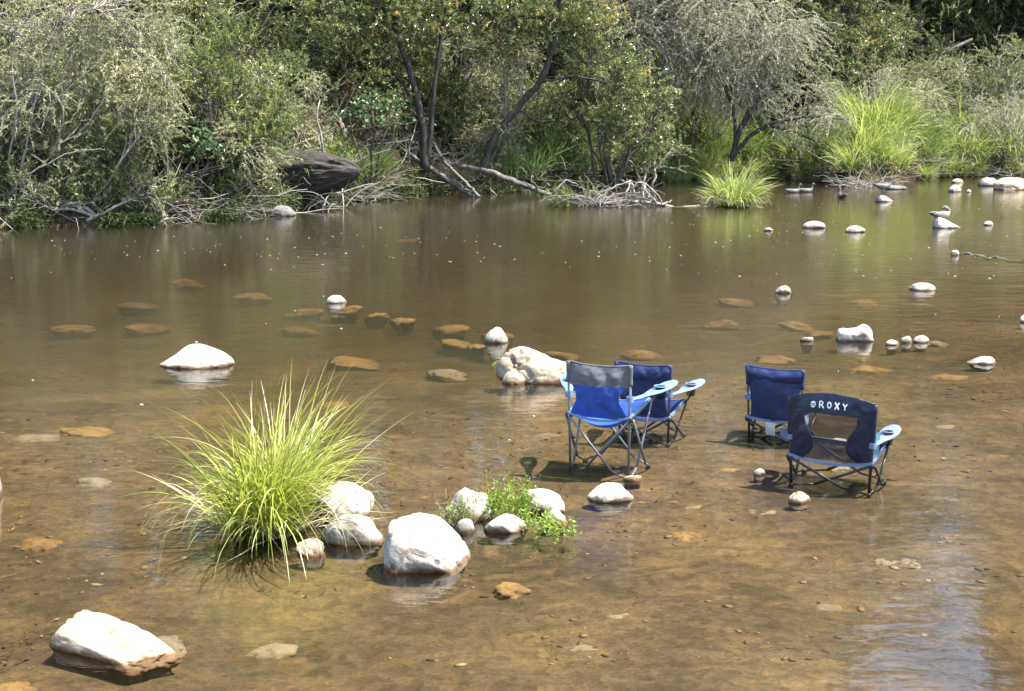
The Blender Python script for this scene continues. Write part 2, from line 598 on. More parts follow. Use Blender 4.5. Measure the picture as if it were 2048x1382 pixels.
def shore(x):
    y = np.interp(x, _sh[:, 0], _sh[:, 1])
    return y


def rise(t):
    """height of the far bank t metres behind the water's edge"""
    t = np.asarray(t, float)
    return np.where(t < 0, t * 1.2, 0.32 * sstep(t, 0, 0.35) + np.maximum(t - 0.3, 0) * 0.53 - np.maximum(t - 26, 0) * 0.37)


def bank_z(x, y):
    t = y - shore(x)
    z = rise(t)
    p = np.stack([np.asarray(x, float) * 0.25, np.asarray(y, float) * 0.25, np.zeros_like(np.asarray(x, float))], -1)
    return z + fbm(p, 3, 4) * 0.9 * sstep(t, 0.3, 4) + fbm(p * 5, 9, 3) * 0.18 * sstep(t, -0.3, 0.6)


def bed_z(x, y):
    x = np.asarray(x, float)
    y = np.asarray(y, float)
    d = 0.066 + 0.05 * sstep(-x, -1.8, 2.0) + 0.17 * sstep(y, 13.8, 20) * sstep(-x, -9, 1) + 0.10 * sstep(y, 14, 30)
    p = np.stack([x * 0.5, y * 0.5, np.zeros_like(x)], -1)
    d = d + 0.16 * sstep(x, 1.6, 3.0) * sstep(-y, -9.6, -8.2)  # hollow added to darken the bed so the mirrored sky stands out
    d = d + fbm(p, 21, 4) * 0.05 * (0.4 + sstep(d, 0.1, 0.3)) - fbm(p * 7, 5, 3) * 0.010
    near = sstep(-y, -5.5, -1.0)
    return -np.maximum(d, 0.022) * (1 - near) + near * 1.7


def grid_obj(name, X, Y, Z, mat):
    nu, nv = X.shape
    idx = np.arange(nu * nv).reshape(nu, nv)
    q = np.stack([idx[:-1, :-1], idx[1:, :-1], idx[1:, 1:], idx[:-1, 1:]], -1).reshape(-1, 4)
    mb = MB()
    mb.add(np.stack([X, Y, Z], -1).reshape(-1, 3), q)
    return tag(mb.build(name, mat), kind='structure')


gx = np.concatenate([np.linspace(-120, -30, 30)[:-1], np.linspace(-30, 35, 330), np.linspace(35, 130, 30)[1:]])
gt = np.concatenate([np.linspace(-0.6, 2.5, 36)[:-1], np.linspace(2.5, 22, 90), np.linspace(22, 160, 40)[1:]])
GX, GT = np.meshgrid(gx, gt, indexing='ij')
GY = shore(GX) + GT
grid_obj('river_bank', GX, GY, bank_z(GX, GY), M['soil'])
gy = np.concatenate([np.linspace(-60, 5, 40)[:-1], np.linspace(5, 20, 260), np.linspace(20, 75, 180)[1:]])
gx2 = np.concatenate([np.linspace(-120, -12, 60)[:-1], np.linspace(-12, 14, 300), np.linspace(14, 130, 60)[1:]])
GX, GY = np.meshgrid(gx2, gy, indexing='ij')
grid_obj('river_bed', GX, GY, np.where(GY > shore(GX) + 1.2, -0.6, bed_z(GX, GY)), M['bed'])
mb = MB()
mb.box((5, 42.0, -1.0), (230, 78, 2.0))       # body of water, its top at height 0
tag(mb.build('river_water', M['water'], smooth=False), kind='structure')

# ------------------------------------------------------------------ rocks
_ico = {}


def ico(n):
    if n not in _ico:
        import bmesh
        bm = bmesh.new()
        bmesh.ops.create_icosphere(bm, subdivisions=n, radius=1)
        v = np.array([x.co[:] for x in bm.verts])
        f = np.array([[q.index for q in x.verts] for x in bm.faces])
        bm.free()
        _ico[n] = (norm(v), f)
    return _ico[n]


def rock_shape(seed, nplanes=11, sharp=34.0, rough=0.08, sub=5, flat=0.0, boxy=0.0):
    """a worn boulder: soft intersection of random planes, then weathered"""
    rng = np.random.RandomState(seed)
    v, f = ico(sub)
    n = norm(rng.randn(nplanes, 3) * (1, 1, 0.9))
    off = 0.72 + 0.32 * rng.rand(nplanes)
    if flat:
        n = np.concatenate([n, norm([[0.12 * rng.randn(), 0.12 * rng.randn(), 1]])])
        off = np.append(off, 1 - flat)
    if boxy:
        k = np.array([(1, 0, 0), (-1, 0, 0), (0, 1, 0), (0, -1, 0), (0, 0, 1), (0, 0, -1.0)]) + rng.randn(6, 3) * 0.18
        n = np.concatenate([n, norm(k)])
        off = np.append(off, np.full(6, 1 - boxy) * (0.9 + 0.2 * rng.rand(6)))
    d = np.maximum(v @ n.T, 1e-3) / off
    r = 1 / (np.sum(np.maximum(d, 0) ** sharp, 1) + 1) ** (1 / sharp)
    p = v * r[:, None]
    h = fbm(p * 1.6 + seed * 3.1, seed, 5, 0.45) * rough * 1.5
    cr = np.abs(fbm(p * 1.7 + seed * 1.7, seed + 50, 3))
    h = h - np.exp(-(cr / 0.035) ** 2) * rough * 0.8
    cr = np.abs(fbm(p * 3.1 + seed * 2.9, seed + 80, 3))
    h = h - np.exp(-(cr / 0.04) ** 2) * rough * 0.3
    p = p + v * h[:, None]
    p /= np.abs(p).max(0)
    return p, f


ROCKS = {}


def rock(name, bbox, label, mat='rock', seed=1, dep=0.7, yaw=0.0, tilt=(0, 0), base=None, group=None, cat='rock', sub=5, lo=None, prof=None, dims=None, **kw):
    """bbox: left, top, right, water line in photo pixels"""
    x0, y0, x1, y1 = bbox
    cx = (x0 + x1) / 2
    fr_ = at(cx, y1, 0 if base is None else base)
    s = scale_at(fr_)
    w = (x1 - x0) / s
    dp = w * dep
    a = math.atan2(CAMH, fr_[1])
    h = max(((y1 - y0) / s - 0.5 * dp * sin(a)) / cos(a), 0.10 * w)
    ctr = fr_ + np.array((fr_[0] / fr_[1] * dp * 0.5, dp * 0.5, 0))
    if dims:
        w, dp, h = dims
    P, f = rock_shape(seed, sub=sub, **kw)
    # keep the outline as wide as asked after turning it
    cz, sz = cos(yaw), sin(yaw)
    if prof:
        # follow the stone's own ridge line from end to end
        pu = np.linspace(-1, 1, 25)
        sil = np.array([max(0.12, P[np.abs(P[:, 0] - q) < .16, 2].max(initial=0)) for q in pu])
        ph = np.interp(pu * .5 + .5, [q[0] for q in prof], [q[1] for q in prof])
        gain = np.interp(P[:, 0], pu, ph / sil)
        P[:, 2] = np.where(P[:, 2] > 0, P[:, 2] * np.minimum(gain, 2.2), P[:, 2])
    z = P[:, 2]
    below = (lo if lo is not None else -float(bed_z(ctr[0], ctr[1])) + 0.10)
    zz = np.where(z > 0, z * h, z * below)
    # below the water line the stone is undercut
    wide = np.where(z < 0, 1 - .42 * np.clip(-z, 0, 1), 1.0)
    X = P[:, 0] * w / 2 * wide
    Y = P[:, 1] * dp / 2 * wide
    X, Y = X * cz - Y * sz, X * sz + Y * cz
    zz = zz + (X / w) * tilt[0] * 2 + (Y / max(dp, 1e-3)) * tilt[1] * 2
    if dims:
        ctr = at(cx, y1 - (y1 - y0) * .38)
    elif yaw:
        X = X * (w / max(X.max() - X.min(), 1e-6))
        wl = Y[np.abs(zz) < .05] if np.any(np.abs(zz) < .05) else Y
        ctr = fr_ + np.array((fr_[0] / fr_[1] * -wl.min(), -wl.min(), 0))
    mb = MB()
    mb.add(np.stack([X, Y, zz], -1), f)
    o = mb.build(name, M[mat])
    o.location = tuple(ctr)
    tag(o, label, cat, group)
    ROCKS[label] = (o, ctr, w, dp, h)
    return o


RK = [
    # bbox, label, options
    ((312, 686, 470, 738), 'smooth white boulder alone in the water above the large grass tussock', dict(seed=11, rough=0.05, dep=0.62, nplanes=7, sharp=7, prof=[(0, .05), (.1, .18), (.25, .5), (.38, .92), (.48, 1), (.6, .9), (.75, .72), (.88, .62), (.95, .45), (1, .1)])),
    ((652, 590, 694, 607), 'small round white stone at the left end of the sunken orange stones', dict(seed=4, rough=0.05, sub=4)),
    ((968, 653, 1022, 687), 'white topped stone with a dark face behind the large craggy boulder', dict(seed=23, dep=0.8, sub=4, prof=[(0, .3), (.2, .75), (.45, 1), (.6, .95), (.8, .6), (.95, .25), (1, .1)])),
    ((988, 690, 1180, 768), 'large craggy cream boulder left of the tall grey and blue chair', dict(mat='rock_cream', seed=31, rough=0.15, dep=0.5, nplanes=16, prof=[(0, .6), (.08, .95), (.2, 1), (.35, .95), (.5, .8), (.6, .66), (.7, .6), (.85, .58), (.97, .5), (1, .3)])),
    ((1002, 742, 1052, 769), 'small blocky stone against the left foot of the craggy boulder', dict(mat='rock_cream', seed=8, boxy=0.25, sub=4, rough=0.12)),
    ((605, 965, 764, 1040), 'broad white boulder right behind the large grass tussock', dict(seed=15, rough=0.08, dep=0.7, flat=0.12, prof=[(0, .5), (.15, .8), (.35, 1), (.65, .95), (.85, .8), (.95, .5), (1, .2)])),
    ((640, 1028, 776, 1094), 'rounded grey boulder between the large tussock and the biggest boulder', dict(mat='rock_grey', seed=19, rough=0.06, nplanes=7, dep=0.7)),
    ((590, 1077, 656, 1114), 'small orange and cream stone at the foot of the large tussock', dict(mat='rock_cream', seed=27, rough=0.16, sub=4)),
    ((753, 1042, 944, 1148), 'biggest pale boulder in front, with a stepped ledge above the water', dict(seed=36, rough=0.09, dep=0.85, flat=0.22, boxy=.17, nplanes=9, sharp=50.0, tilt=(-.02, .055), prof=[(0, .55), (.05, .8), (.2, .97), (.35, 1), (.55, .98), (.72, .85), (.85, .62), (.95, .45), (1, .2)])),
    ((885, 975, 990, 1042), 'lumpy grey white boulder left of the bright weeds', dict(seed=42, rough=0.13, dep=0.75, prof=[(0, .3), (.15, .5), (.3, .85), (.42, 1), (.55, .85), (.62, .82), (.75, .98), (.88, .9), (1, .5)])),
    ((1030, 975, 1138, 1028), 'rounded white boulder right of the bright weeds', dict(seed=45, rough=0.06, dep=0.7, nplanes=8, prof=[(0, .4), (.2, .9), (.4, 1), (.7, .85), (.9, .6), (1, .3)])),
    ((965, 1028, 1056, 1068), 'low pale stone in front of the bright weeds', dict(seed=48, rough=0.10, sub=4)),
    ((1083, 1018, 1137, 1052), 'small cream stone tucked under the rounded white boulder by the weeds', dict(mat='rock_cream', seed=52, sub=4)),
    ((905, 1036, 950, 1068), 'small grey stone tangled in dry weeds beside the biggest boulder', dict(mat='rock_grey', seed=57, sub=4)),
    ((1172, 968, 1273, 1006), 'flat topped white stone in front of the tall grey and blue chair', dict(seed=61, flat=0.2, rough=0.07, prof=[(0, .4), (.2, .85), (.4, 1), (.7, .9), (.9, .6), (1, .3)])),
    ((1246, 949, 1287, 963), 'thin tan stone under the rear foot of the tall chair', dict(mat='rock_cream', seed=63, flat=0.4, sub=4)),
    ((94, 1233, 340, 1342), 'long tilted cream slab in the lower left corner', dict(mat='rock_cream', seed=66, tilt=(0, .025), dims=(1.0, .36, .115), yaw=-0.52, rough=0.07, boxy=0.40, nplanes=3, sharp=60.0, prof=[(0, .85), (.1, 1), (.35, .97), (.5, .85), (.7, .66), (.85, .5), (.95, .36), (1, .2)])),
    ((1575, 983, 1621, 1008), 'small yellow white stone in front of the mesh backed chair', dict(mat='rock_cream', seed=71, rough=0.05, sub=4)),
    ((1506, 936, 1531, 951), 'little white stone left of the mesh backed chair', dict(seed=74, sub=4, rough=0.06)),
    ((1648, 876, 1702, 902), 'pale stone seen through the mesh backed chair', dict(mat='rock_cream', seed=77, sub=4)),
    ((1664, 648, 1745, 684), 'chunky white block right of centre behind the chairs', dict(seed=81, boxy=0.3, rough=0.10, dep=0.55, prof=[(0, .5), (.1, .75), (.4, .68), (.6, .72), (.75, 1), (.92, .95), (1, .6)])),
    ((1768, 679, 1797, 691), 'low curved stone beside the chunky white block', dict(seed=84, sub=4, rough=0.06)),
    ((1801, 672, 1823, 686), 'small angular stone in the middle of a row of three', dict(seed=86, sub=4, boxy=0.2)),
    ((1824, 670, 1859, 686), 'pointed white stone at the right end of a row of three', dict(seed=88, sub=4)),
    ((1600, 672, 1629, 683), 'thin flat stone left of the chunky white block', dict(seed=91, sub=4, flat=0.3, mat='rock_grey')),
    ((1934, 711, 1993, 729), 'slim pale stone lying low near the right edge', dict(seed=93, sub=4, flat=0.2, prof=[(0, .05), (.3, .5), (.6, .9), (.8, 1), (1, .3)])),
    ((1550, 571, 1583, 587), 'small pointed white stone behind the navy chairs', dict(seed=95, sub=4)),
    ((1816, 565, 1872, 582), 'smooth oval white stone in the right middle of the river', dict(seed=97, sub=4, rough=0.05, nplanes=7)),
    ((1604, 442, 1651, 457), 'domed white stone left of a pair beyond the navy chairs', dict(seed=99, sub=4, rough=0.08)),
    ((1690, 451, 1732, 465), 'domed white stone with a dark notch right of a pair', dict(seed=101, sub=4, rough=0.1)),
    ((1860, 431, 1921, 457), 'white wedge of rock with a duck resting behind it', dict(seed=103, sub=5, rough=0.08, prof=[(0, .5), (.1, .9), (.25, 1), (.45, .75), (.7, .4), (1, .05)])),
    ((1967, 442, 1987, 451), 'tiny white stone right of the white wedge rock', dict(seed=105, sub=4)),
    ((1527, 455, 1547, 462), 'tiny low stone right of the midstream tussock', dict(seed=107, sub=4)),
    ((1900, 500, 1919, 511), 'small white stone at the left end of a sunken branch', dict(seed=109, sub=4, boxy=0.2)),
    ((1749, 388, 1787, 404), 'small white rock with a duck standing on it', dict(seed=111, sub=4, prof=[(0, .5), (.15, .95), (.35, 1), (.6, .7), (.8, .4), (1, .05)])),
    ((1896, 370, 1921, 384), 'small pale stone near the far bank in front of the big pink rock', dict(seed=113, sub=4)),
    ((1903, 357, 1927, 366), 'small low stone against the far right grass', dict(seed=115, sub=4)),
    ((1955, 354, 1998, 372), 'dark grey angular stone left of the big pink rock', dict(mat='rock_grey', seed=117, sub=4)),
    ((1986, 355, 2060, 380), 'big pinkish rock at the far right water edge', dict(mat='rock_cream', seed=119, rough=0.1, dep=0.5)),
    ((1768, 368, 1813, 379), 'dark flat stone with a pale top beside the standing duck', dict(mat='rock_dark', seed=121, sub=4, flat=0.3)),
    ((1932, 379, 1943, 385), 'tiny pale pebble before the big pink rock', dict(seed=123, sub=4)),
    ((2040, 628, 2062, 645), 'white stone cut off by the right edge of the picture', dict(seed=125, sub=4)),
    ((536, 410, 592, 433), 'grey stone at the water edge below the dark fallen log', dict(mat='rock_dark', seed=127, sub=4)),
    ((-70, 862, 6, 1000), 'tall pale rock cut off by the left edge of the picture', dict(mat='rock_grey', seed=131, dep=0.8, boxy=0.15)),
]
for bb, lab, kw in RK:
    rock('rock', bb, lab, group='stones standing out of the river', **kw)

# sunken stones: bbox on the picture, depth of the top below the surface
SUNK = [
    ((110, 836, 262, 866), 'bright orange sunken slab left of the large tussock', .03, 'sunk', dict(yaw=-.1)),
    ((5, 848, 140, 884), 'silty tan sunken slab at the left edge behind the orange slab', .06, 'sunk_pale', {}),
    ((100, 633, 192, 652), 'ochre sunken stone far left in the deep water', .10, 'sunk', {}),
    ((238, 631, 336, 649), 'long ochre sunken stone left of centre in the deep water', .11, 'sunk', {}),
    ((335, 547, 406, 561), 'orange sunken stone in the dark water below the left shrubs', .10, 'sunk', {}),
    ((232, 591, 318, 607), 'slanting orange sunken stone above two ochre ones', .12, 'sunk', {}),
    ((650, 695, 772, 722), 'long brown sunken boulder right of the smooth white boulder', .06, 'sunk', {}),
    ((850, 726, 936, 746), 'tan oval sunken stone left of the craggy boulder', .06, 'sunk_pale', {}),
    ((868, 660, 958, 686), 'ochre sunken boulder left of the white topped dark stone', .04, 'sunk', {}),
    ((934, 678, 978, 694), 'small ochre sunken stone touching the dark faced stone', .04, 'sunk', {}),
    ((856, 634, 942, 652), 'long ochre sunken stone in the middle of the orange row', .05, 'sunk', {}),
    ((782, 624, 831, 640), 'bright yellow sunken stone almost breaking the surface', .01, 'sunk', {}),
    ((726, 615, 776, 628), 'flat yellow sunken stone beside the bright yellow one', .03, 'sunk', {}),
    ((664, 599, 724, 614), 'brown sunken stone under the small round white stone', .02, 'sunk', {}),
    ((772, 467, 842, 477), 'orange sunken stone far out before the fallen logs', .08, 'sunk', {}),
    ((566, 602, 654, 617), 'orange sunken stone left of the small round white stone', .08, 'sunk', {}),
    ((458, 574, 542, 591), 'olive sunken stone in the dark water', .11, 'sunk', {}),
    ((962, 651, 1030, 668), 'yellow flat sunken stone behind the white topped stone', .03, 'sunk', {}),
    ((1052, 851, 1142, 881), 'tan sunken boulder left of the tall chair legs', .04, 'sunk_pale', {}),
    ((976, 1152, 1062, 1184), 'orange brown sunken stone right of the biggest boulder', .0, 'sunk', dict(boxy=.2)),
    ((1452, 1000, 1568, 1029), 'flat grey tan slab just under water before the mesh backed chair', .01, 'sunk_pale', dict(flat=.3)),
    ((1338, 995, 1412, 1019), 'grey flat sunken stone between the two pairs of chairs', .03, 'sunk_pale', dict(flat=.3)),
    ((1206, 1212, 1288, 1240), 'olive oval sunken stone in the lower middle', .04, 'sunk_pale', {}),
    ((1736, 1107, 1802, 1130), 'left of two tan slabs under water below the mesh backed chair', .03, 'sunk_pale', dict(flat=.3)),
    ((1784, 1105, 1864, 1136), 'right of two tan slabs under water below the mesh backed chair', .03, 'sunk_pale', dict(flat=.3)),
    ((-60, 1332, 118, 1400), 'brown sunken boulder in the bottom left corner', .05, 'sunk', {}),
    ((240, 1238, 395, 1318), 'brown sunken skirt of rock behind the tilted cream slab', .02, 'sunk_pale', dict(yaw=-.4)),
    ((1128, 934, 1192, 951), 'faint tan sunken stone by the tall chair left leg', .05, 'sunk_pale', {}),
    ((1560, 630, 1642, 648), 'ochre sunken stone left of the chunky white block', .05, 'sunk', {}),
    ((1880, 1018, 2065, 1064), 'long pale sunken slab at the right edge', .02, 'sunk_pale', dict(yaw=-.15, flat=.3)),
    ((634, 790, 702, 812), 'orange sunken stone behind the tip of the large tussock', .07, 'sunk', {}),
    ((1610, 650, 1672, 666), 'tan sunken stone touching the chunky white block', .05, 'sunk', {}),
    ((1440, 585, 1520, 598), 'brown sunken stone left of the small pointed white stone', .06, 'sunk', {}),
    ((1690, 590, 1760, 602), 'brown sunken stone left of the smooth oval stone', .06, 'sunk', {}),
    ((1850, 672, 1900, 688), 'tan sunken stone right of the row of three', .03, 'sunk_pale', {}),
    ((1400, 628, 1480, 642), 'long brown sunken stone out beyond the navy chairs', .06, 'sunk', {}),
    ((1640, 905, 1672, 922), 'small tan stone under water below the mesh seat', .0, 'sunk_pale', {}),
    ((1655, 918, 1700, 938), 'cream stone under water between the mesh chair legs', .0, 'sunk_pale', {}),
    ((560, 640, 640, 654), 'dull brown sunken stone below the orange row', .14, 'sunk', {}),
    ((1090, 690, 1165, 704), 'ochre sunken stone behind the craggy boulder', .05, 'sunk', {}),
    ((1240, 690, 1330, 704), 'brown sunken stone behind the small navy chair', .06, 'sunk', {}),
    ((1500, 700, 1600, 716), 'brown sunken stone behind the left navy chair', .05, 'sunk', {}),
    ((1850, 738, 1950, 756), 'brown sunken slab just below the slim pale stone', .03, 'sunk', {}),
    ((1690, 722, 1780, 738), 'brown sunken slab in front of the chunky white block', .03, 'sunk', {}),
    ((1840, 838, 1930, 858), 'tan sunken slab off the right arm of the mesh chair', .03, 'sunk_pale', {}),
    ((1930, 896, 2040, 920), 'brown sunken slab near the right edge level with the mesh chair', .03, 'sunk', {}),
    ((1400, 876, 1475, 896), 'tan sunken slab left of the navy chair with the tag', .03, 'sunk_pale', {}),
    ((1390, 925, 1500, 950), 'wide tan sunken slab in the gap between the chair pairs', .03, 'sunk', {}),
    ((1320, 1050, 1420, 1080), 'brown sunken slab between the white stone and the flat grey slab', .03, 'sunk', {}),
    ((1590, 1190, 1720, 1226), 'broad brown sunken slab in the lower right', .04, 'sunk_pale', {}),
    ((1940, 1096, 2060, 1130), 'orange sunken slab at the right edge below the long pale slab', .04, 'sunk', {}),
    ((1110, 1270, 1230, 1306), 'broad olive sunken slab near the bottom middle', .04, 'sunk_pale', {}),
    ((130, 940, 250, 966), 'olive sunken slab far left below the bright orange slab', .04, 'sunk_pale', {}),
    ((20, 1060, 150, 1090), 'brown sunken slab at the left edge above the tilted cream slab', .04, 'sunk', {}),
    ((470, 1270, 600, 1306), 'olive sunken slab right of the tilted cream slab', .04, 'sunk_pale', {}),
]
for k, (bb, lab, top, mt, kw) in enumerate(SUNK):
    x0, y0, x1, y1 = bb
    top = top * .85 + .02
    c = at((x0 + x1) / 2, (y0 + y1) / 2, -top)
    s = scale_at(c)
    w = (x1 - x0) / s
    a = math.atan2(CAMH, c[1])
    dp = min(max((y1 - y0) / s / sin(a) * 0.8, 0.3 * w), 1.0 * w)
    kw = dict(kw)
    yaw = kw.pop('yaw', 0.0)
    P, f = rock_shape(300 + k * 7, sub=4, rough=0.22, nplanes=8, **kw)
    zb = float(bed_z(c[0], c[1])) - 0.05
    zz = np.where(P[:, 2] > 0, P[:, 2] * min(0.09, 0.22 * w), P[:, 2] * 0.1)
    zz = np.where(P[:, 2] < 0, P[:, 2] * max(0.03, -zb - top), zz)
    fl = np.where(P[:, 2] < 0, 1 - .22 * np.sqrt(np.clip(-P[:, 2], 0, 1)), 1.0)
    P[:, 0] *= fl
    P[:, 1] *= fl
    an_ = np.arctan2(P[:, 1], P[:, 0])
    wob = 1 + .30 * vnoise(np.stack([np.cos(an_) * 1.3, np.sin(an_) * 1.3, np.full(len(an_), k * 3.7)], -1), 9) + .12 * vnoise(np.stack([np.cos(an_) * 3.5, np.sin(an_) * 3.5, np.full(len(an_), k * 3.7)], -1), 10)
    P[:, 0] *= wob
    P[:, 1] *= wob
    tr_ = np.random.RandomState(k)
    zz = zz - np.where(P[:, 2] > -.5, 1, 0) * (tr_.uniform(.3, 1) * .07 * (1 + P[:, 0] * tr_.choice((-1, 1))) + .04 * (1 + P[:, 1]) * tr_.rand()) * min(1, w) * np.clip((-zb - top - .05) / .15, 0, 1)
    mb = MB()
    X, Y = P[:, 0] * w / 2, P[:, 1] * dp / 2
    mb.add(np.stack([X * cos(yaw) - Y * sin(yaw), X * sin(yaw) + Y * cos(yaw), zz - min(0.09, 0.22 * w)], -1), f)
    o = mb.build('sunken_rock', M[mt])
    o.location = tuple(c)
    tag(o, lab, 'rock', 'stones lying under the water')

# pebbles and sunken leaves over the bed: nobody could count them
rng = np.random.RandomState(5)
mb = MB()
v0, f0 = ico(1)
for k in range(4000):
    y = 8.2 + 16 * rng.rand() ** 1.5
    x = (rng.rand() - 0.5) * 0.78 * y
    dens = vnoise(np.array([[x * 0.9, y * 0.9, 0.0]]), 4)[0]
    if dens < rng.rand() * 0.9 - 0.55:
        continue
    r = 0.007 + 0.024 * rng.rand() ** 4
    a = rng.rand() * 6.28
    sx, sy = r * (1 + rng.rand()), r
    vv = v0 * (1 + 0.25 * rng.randn(len(v0), 1) * 0.5)
    X = vv[:, 0] * sx * cos(a) - vv[:, 1] * sy * sin(a) + x
    Y = vv[:, 0] * sx * sin(a) + vv[:, 1] * sy * cos(a) + y
    Z = vv[:, 2] * r * 0.32 + float(bed_z(x, y)) + r * 0.1
    mb.add(np.stack([X, Y, np.minimum(Z, -0.012)], -1), f0, rng.rand())
m = leaf_mat('pebble', [(0.0, (0.04, 0.028, 0.016)), (0.5, (0.10, 0.066, 0.030)), (0.9, (0.19, 0.12, 0.05)), (1.0, (0.25, 0.19, 0.12))], 0.0, 0.8, 0.2)
tag(mb.build('pebbles', m), kind='stuff')


def leaves(mb, base, dirs, length, width, rng, rnd, shape='tri', fold=0.0):
    """base, dirs (n,3); one triangle or one diamond per leaf"""
    n = len(base)
    dirs = norm(dirs)
    side = norm(np.cross(dirs, rng.randn(n, 3)))
    L = np.broadcast_to(length, (n,))[:, None]
    Wd = np.broadcast_to(width, (n,))[:, None]
    if shape == 'tri':
        v = np.stack([base - side * Wd / 2, base + side * Wd / 2, base + dirs * L], 1)
        f = np.arange(n * 3).reshape(n, 3)
        mb.add(v.reshape(-1, 3), f, np.repeat(rnd, 3))
    else:
        nrm = np.cross(dirs, side)
        mid = base + dirs * L * 0.45
        tip = base + dirs * L - nrm * L * fold
        v = np.stack([base, mid - side * Wd / 2 + nrm * Wd * 0.15, tip, mid + side * Wd / 2 + nrm * Wd * 0.15], 1)
        f = np.arange(n * 4).reshape(n, 4)
        mb.add(v.reshape(-1, 3), f, np.repeat(rnd, 4))


mb = MB()
n = 4200
y = 8.2 + 14 * rng.rand(n) ** 1.3
x = (rng.rand(n) - 0.5) * 0.78 * y
keep = vnoise(np.stack([x * 0.7, y * 0.7, y * 0], -1), 14) > 0.12
x, y = x[keep], y[keep]
b_ = np.stack([x, y, np.minimum(bed_z(x, y) + 0.015, -0.01)], -1)
a = rng.rand(len(x)) * 6.28
leaves(mb, b_, np.stack([np.cos(a), np.sin(a), rng.randn(len(x)) * 0.1], -1), 0.03 + 0.07 * rng.rand(len(x)) ** 2, 0.010 + 0.012 * rng.rand(len(x)), rng, rng.rand(len(x)), 'quad')
m = leaf_mat('sunken_leaf', [(0.0, (0.025, 0.019, 0.012)), (0.4, (0.08, 0.05, 0.02)), (1.0, (0.28, 0.17, 0.055))], 0.0, 0.8, 0.2)
tag(mb.build('sunken_leaves', m), kind='stuff')

# pale specks drifting on the surface
mb = MB()
pxs = np.concatenate([np.stack([rng.uniform(0, 1400, 90), rng.normal(498, 22, 90)], -1), np.stack([rng.uniform(1380, 2048, 60), rng.uniform(385, 560, 60)], -1),
                      np.stack([rng.uniform(0, 2048, 14), rng.uniform(560, 900, 14)], -1)])
for px, py in pxs:
    if py < 455:
        py = 455 if px < 1000 else max(py, 400)
    c = at(px, py)
    r = 0.006 + 0.012 * rng.rand() ** 2
    k = np.arange(6) * pi / 3 + rng.rand()
    top = np.stack([c[0] + r * np.cos(k) * 1.3, c[1] + r * np.sin(k), np.full(6, 0.006)], -1)
    bot = top * (1, 1, 0) + (0, 0, -0.004)
    f = [(0, 1, 2, 3), (0, 3, 4, 5)] + [(i, (i + 1) % 6, 6 + (i + 1) % 6, 6 + i) for i in range(6)]
    mb.add(np.concatenate([top, bot]), f, rng.rand())
tag(mb.build('floating_petals', plain_mat('petal', (0.75, 0.72, 0.66), 0.7)), kind='stuff')
# ------------------------------------------------------------------ plants
def tubes_batch(mb, P, R, sides=3, rnd=0.5):
    """many thin tubes at once; P (n,k,3), R (n,k)"""
    P = np.asarray(P, float)
    n, k = P.shape[:2]
    if n == 0:
        return
    tan = norm(np.gradient(P, axis=1))
    ref = np.where(np.abs(tan[..., 2:3]) < 0.9, np.array((0, 0, 1.0)), np.array((1.0, 0, 0)))
    s = norm(np.cross(tan, ref))
    u = np.cross(s, tan)
    an = np.arange(sides) * 2 * pi / sides
    v = P[:, :, None, :] + (s[:, :, None, :] * np.cos(an)[:, None] + u[:, :, None, :] * np.sin(an)[:, None]) * R[:, :, None, None]
    o = (np.arange(n) * k * sides)[:, None, None]
    i = (np.arange(k - 1) * sides)[None, :, None]
    j = np.arange(sides)[None, None, :]
    j2 = (j + 1) % sides
    q = np.stack(np.broadcast_arrays(o + i + j, o + i + j2, o + i + sides + j2, o + i + sides + j), -1).reshape(-1, 4)
    mb.add(v.reshape(-1, 3), q, rnd)


def wander(rng, a, b, k=5, amp=0.12, sag=0.0):
    a, b = np.asarray(a, float), np.asarray(b, float)
    t = np.linspace(0, 1, k)[:, None]
    L = np.linalg.norm(b - a)
    w = np.cumsum(rng.randn(k, 3), 0)
    w = w - t * w[-1] - (1 - t) * w[0]
    return a + (b - a) * t + w * amp * L / math.sqrt(k) + np.array((0, 0, 1)) * sag * L * (t * (1 - t))


STY = {
    'tea':    dict(mat='tea', twig='twig', dens=150, ln=0.55, m=36, leaf=(.055, .085), wid=.021, up=.15, out=.8, rnd=.6, droop=.35, spread=.9, bare=.12),
    'bottle': dict(mat='bottle', twig='twig_dark', dens=150, ln=0.50, m=48, leaf=(.06, .10), wid=.016, up=.75, out=.7, rnd=.35, droop=.0, spread=.75, bare=.05),
    'broad':  dict(mat='broad', twig='twig_dark', dens=120, ln=0.50, m=18, leaf=(.09, .15), wid=.034, up=.35, out=.7, rnd=.6, droop=.25, spread=.9, shape='quad', bare=.12),
    'grey':   dict(mat='grey', twig='twig', dens=170, ln=0.75, m=52, leaf=(.045, .08), wid=.018, up=.15, out=.7, rnd=.5, droop=.5, spread=.8, bare=.07),
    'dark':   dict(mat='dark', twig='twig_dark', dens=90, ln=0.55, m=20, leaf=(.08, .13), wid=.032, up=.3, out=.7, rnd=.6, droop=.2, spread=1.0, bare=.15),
    'olive':  dict(mat='olive', twig='twig', dens=130, ln=0.55, m=32, leaf=(.06, .10), wid=.021, up=.4, out=.7, rnd=.55, droop=.2, spread=.8, bare=.08),
    'ivy':    dict(mat='ivy', twig='twig_dark', dens=90, ln=0.40, m=9, leaf=(.09, .14), wid=.09, up=.5, out=.6, rnd=.7, droop=.3, spread=1.2, shape='quad', bare=.05),
    'gum':    dict(mat='dark', twig='twig_dark', dens=13, ln=1.4, m=26, leaf=(.25, .45), wid=.13, up=.1, out=.6, rnd=.7, droop=.5, spread=1.0, bare=.15),
}


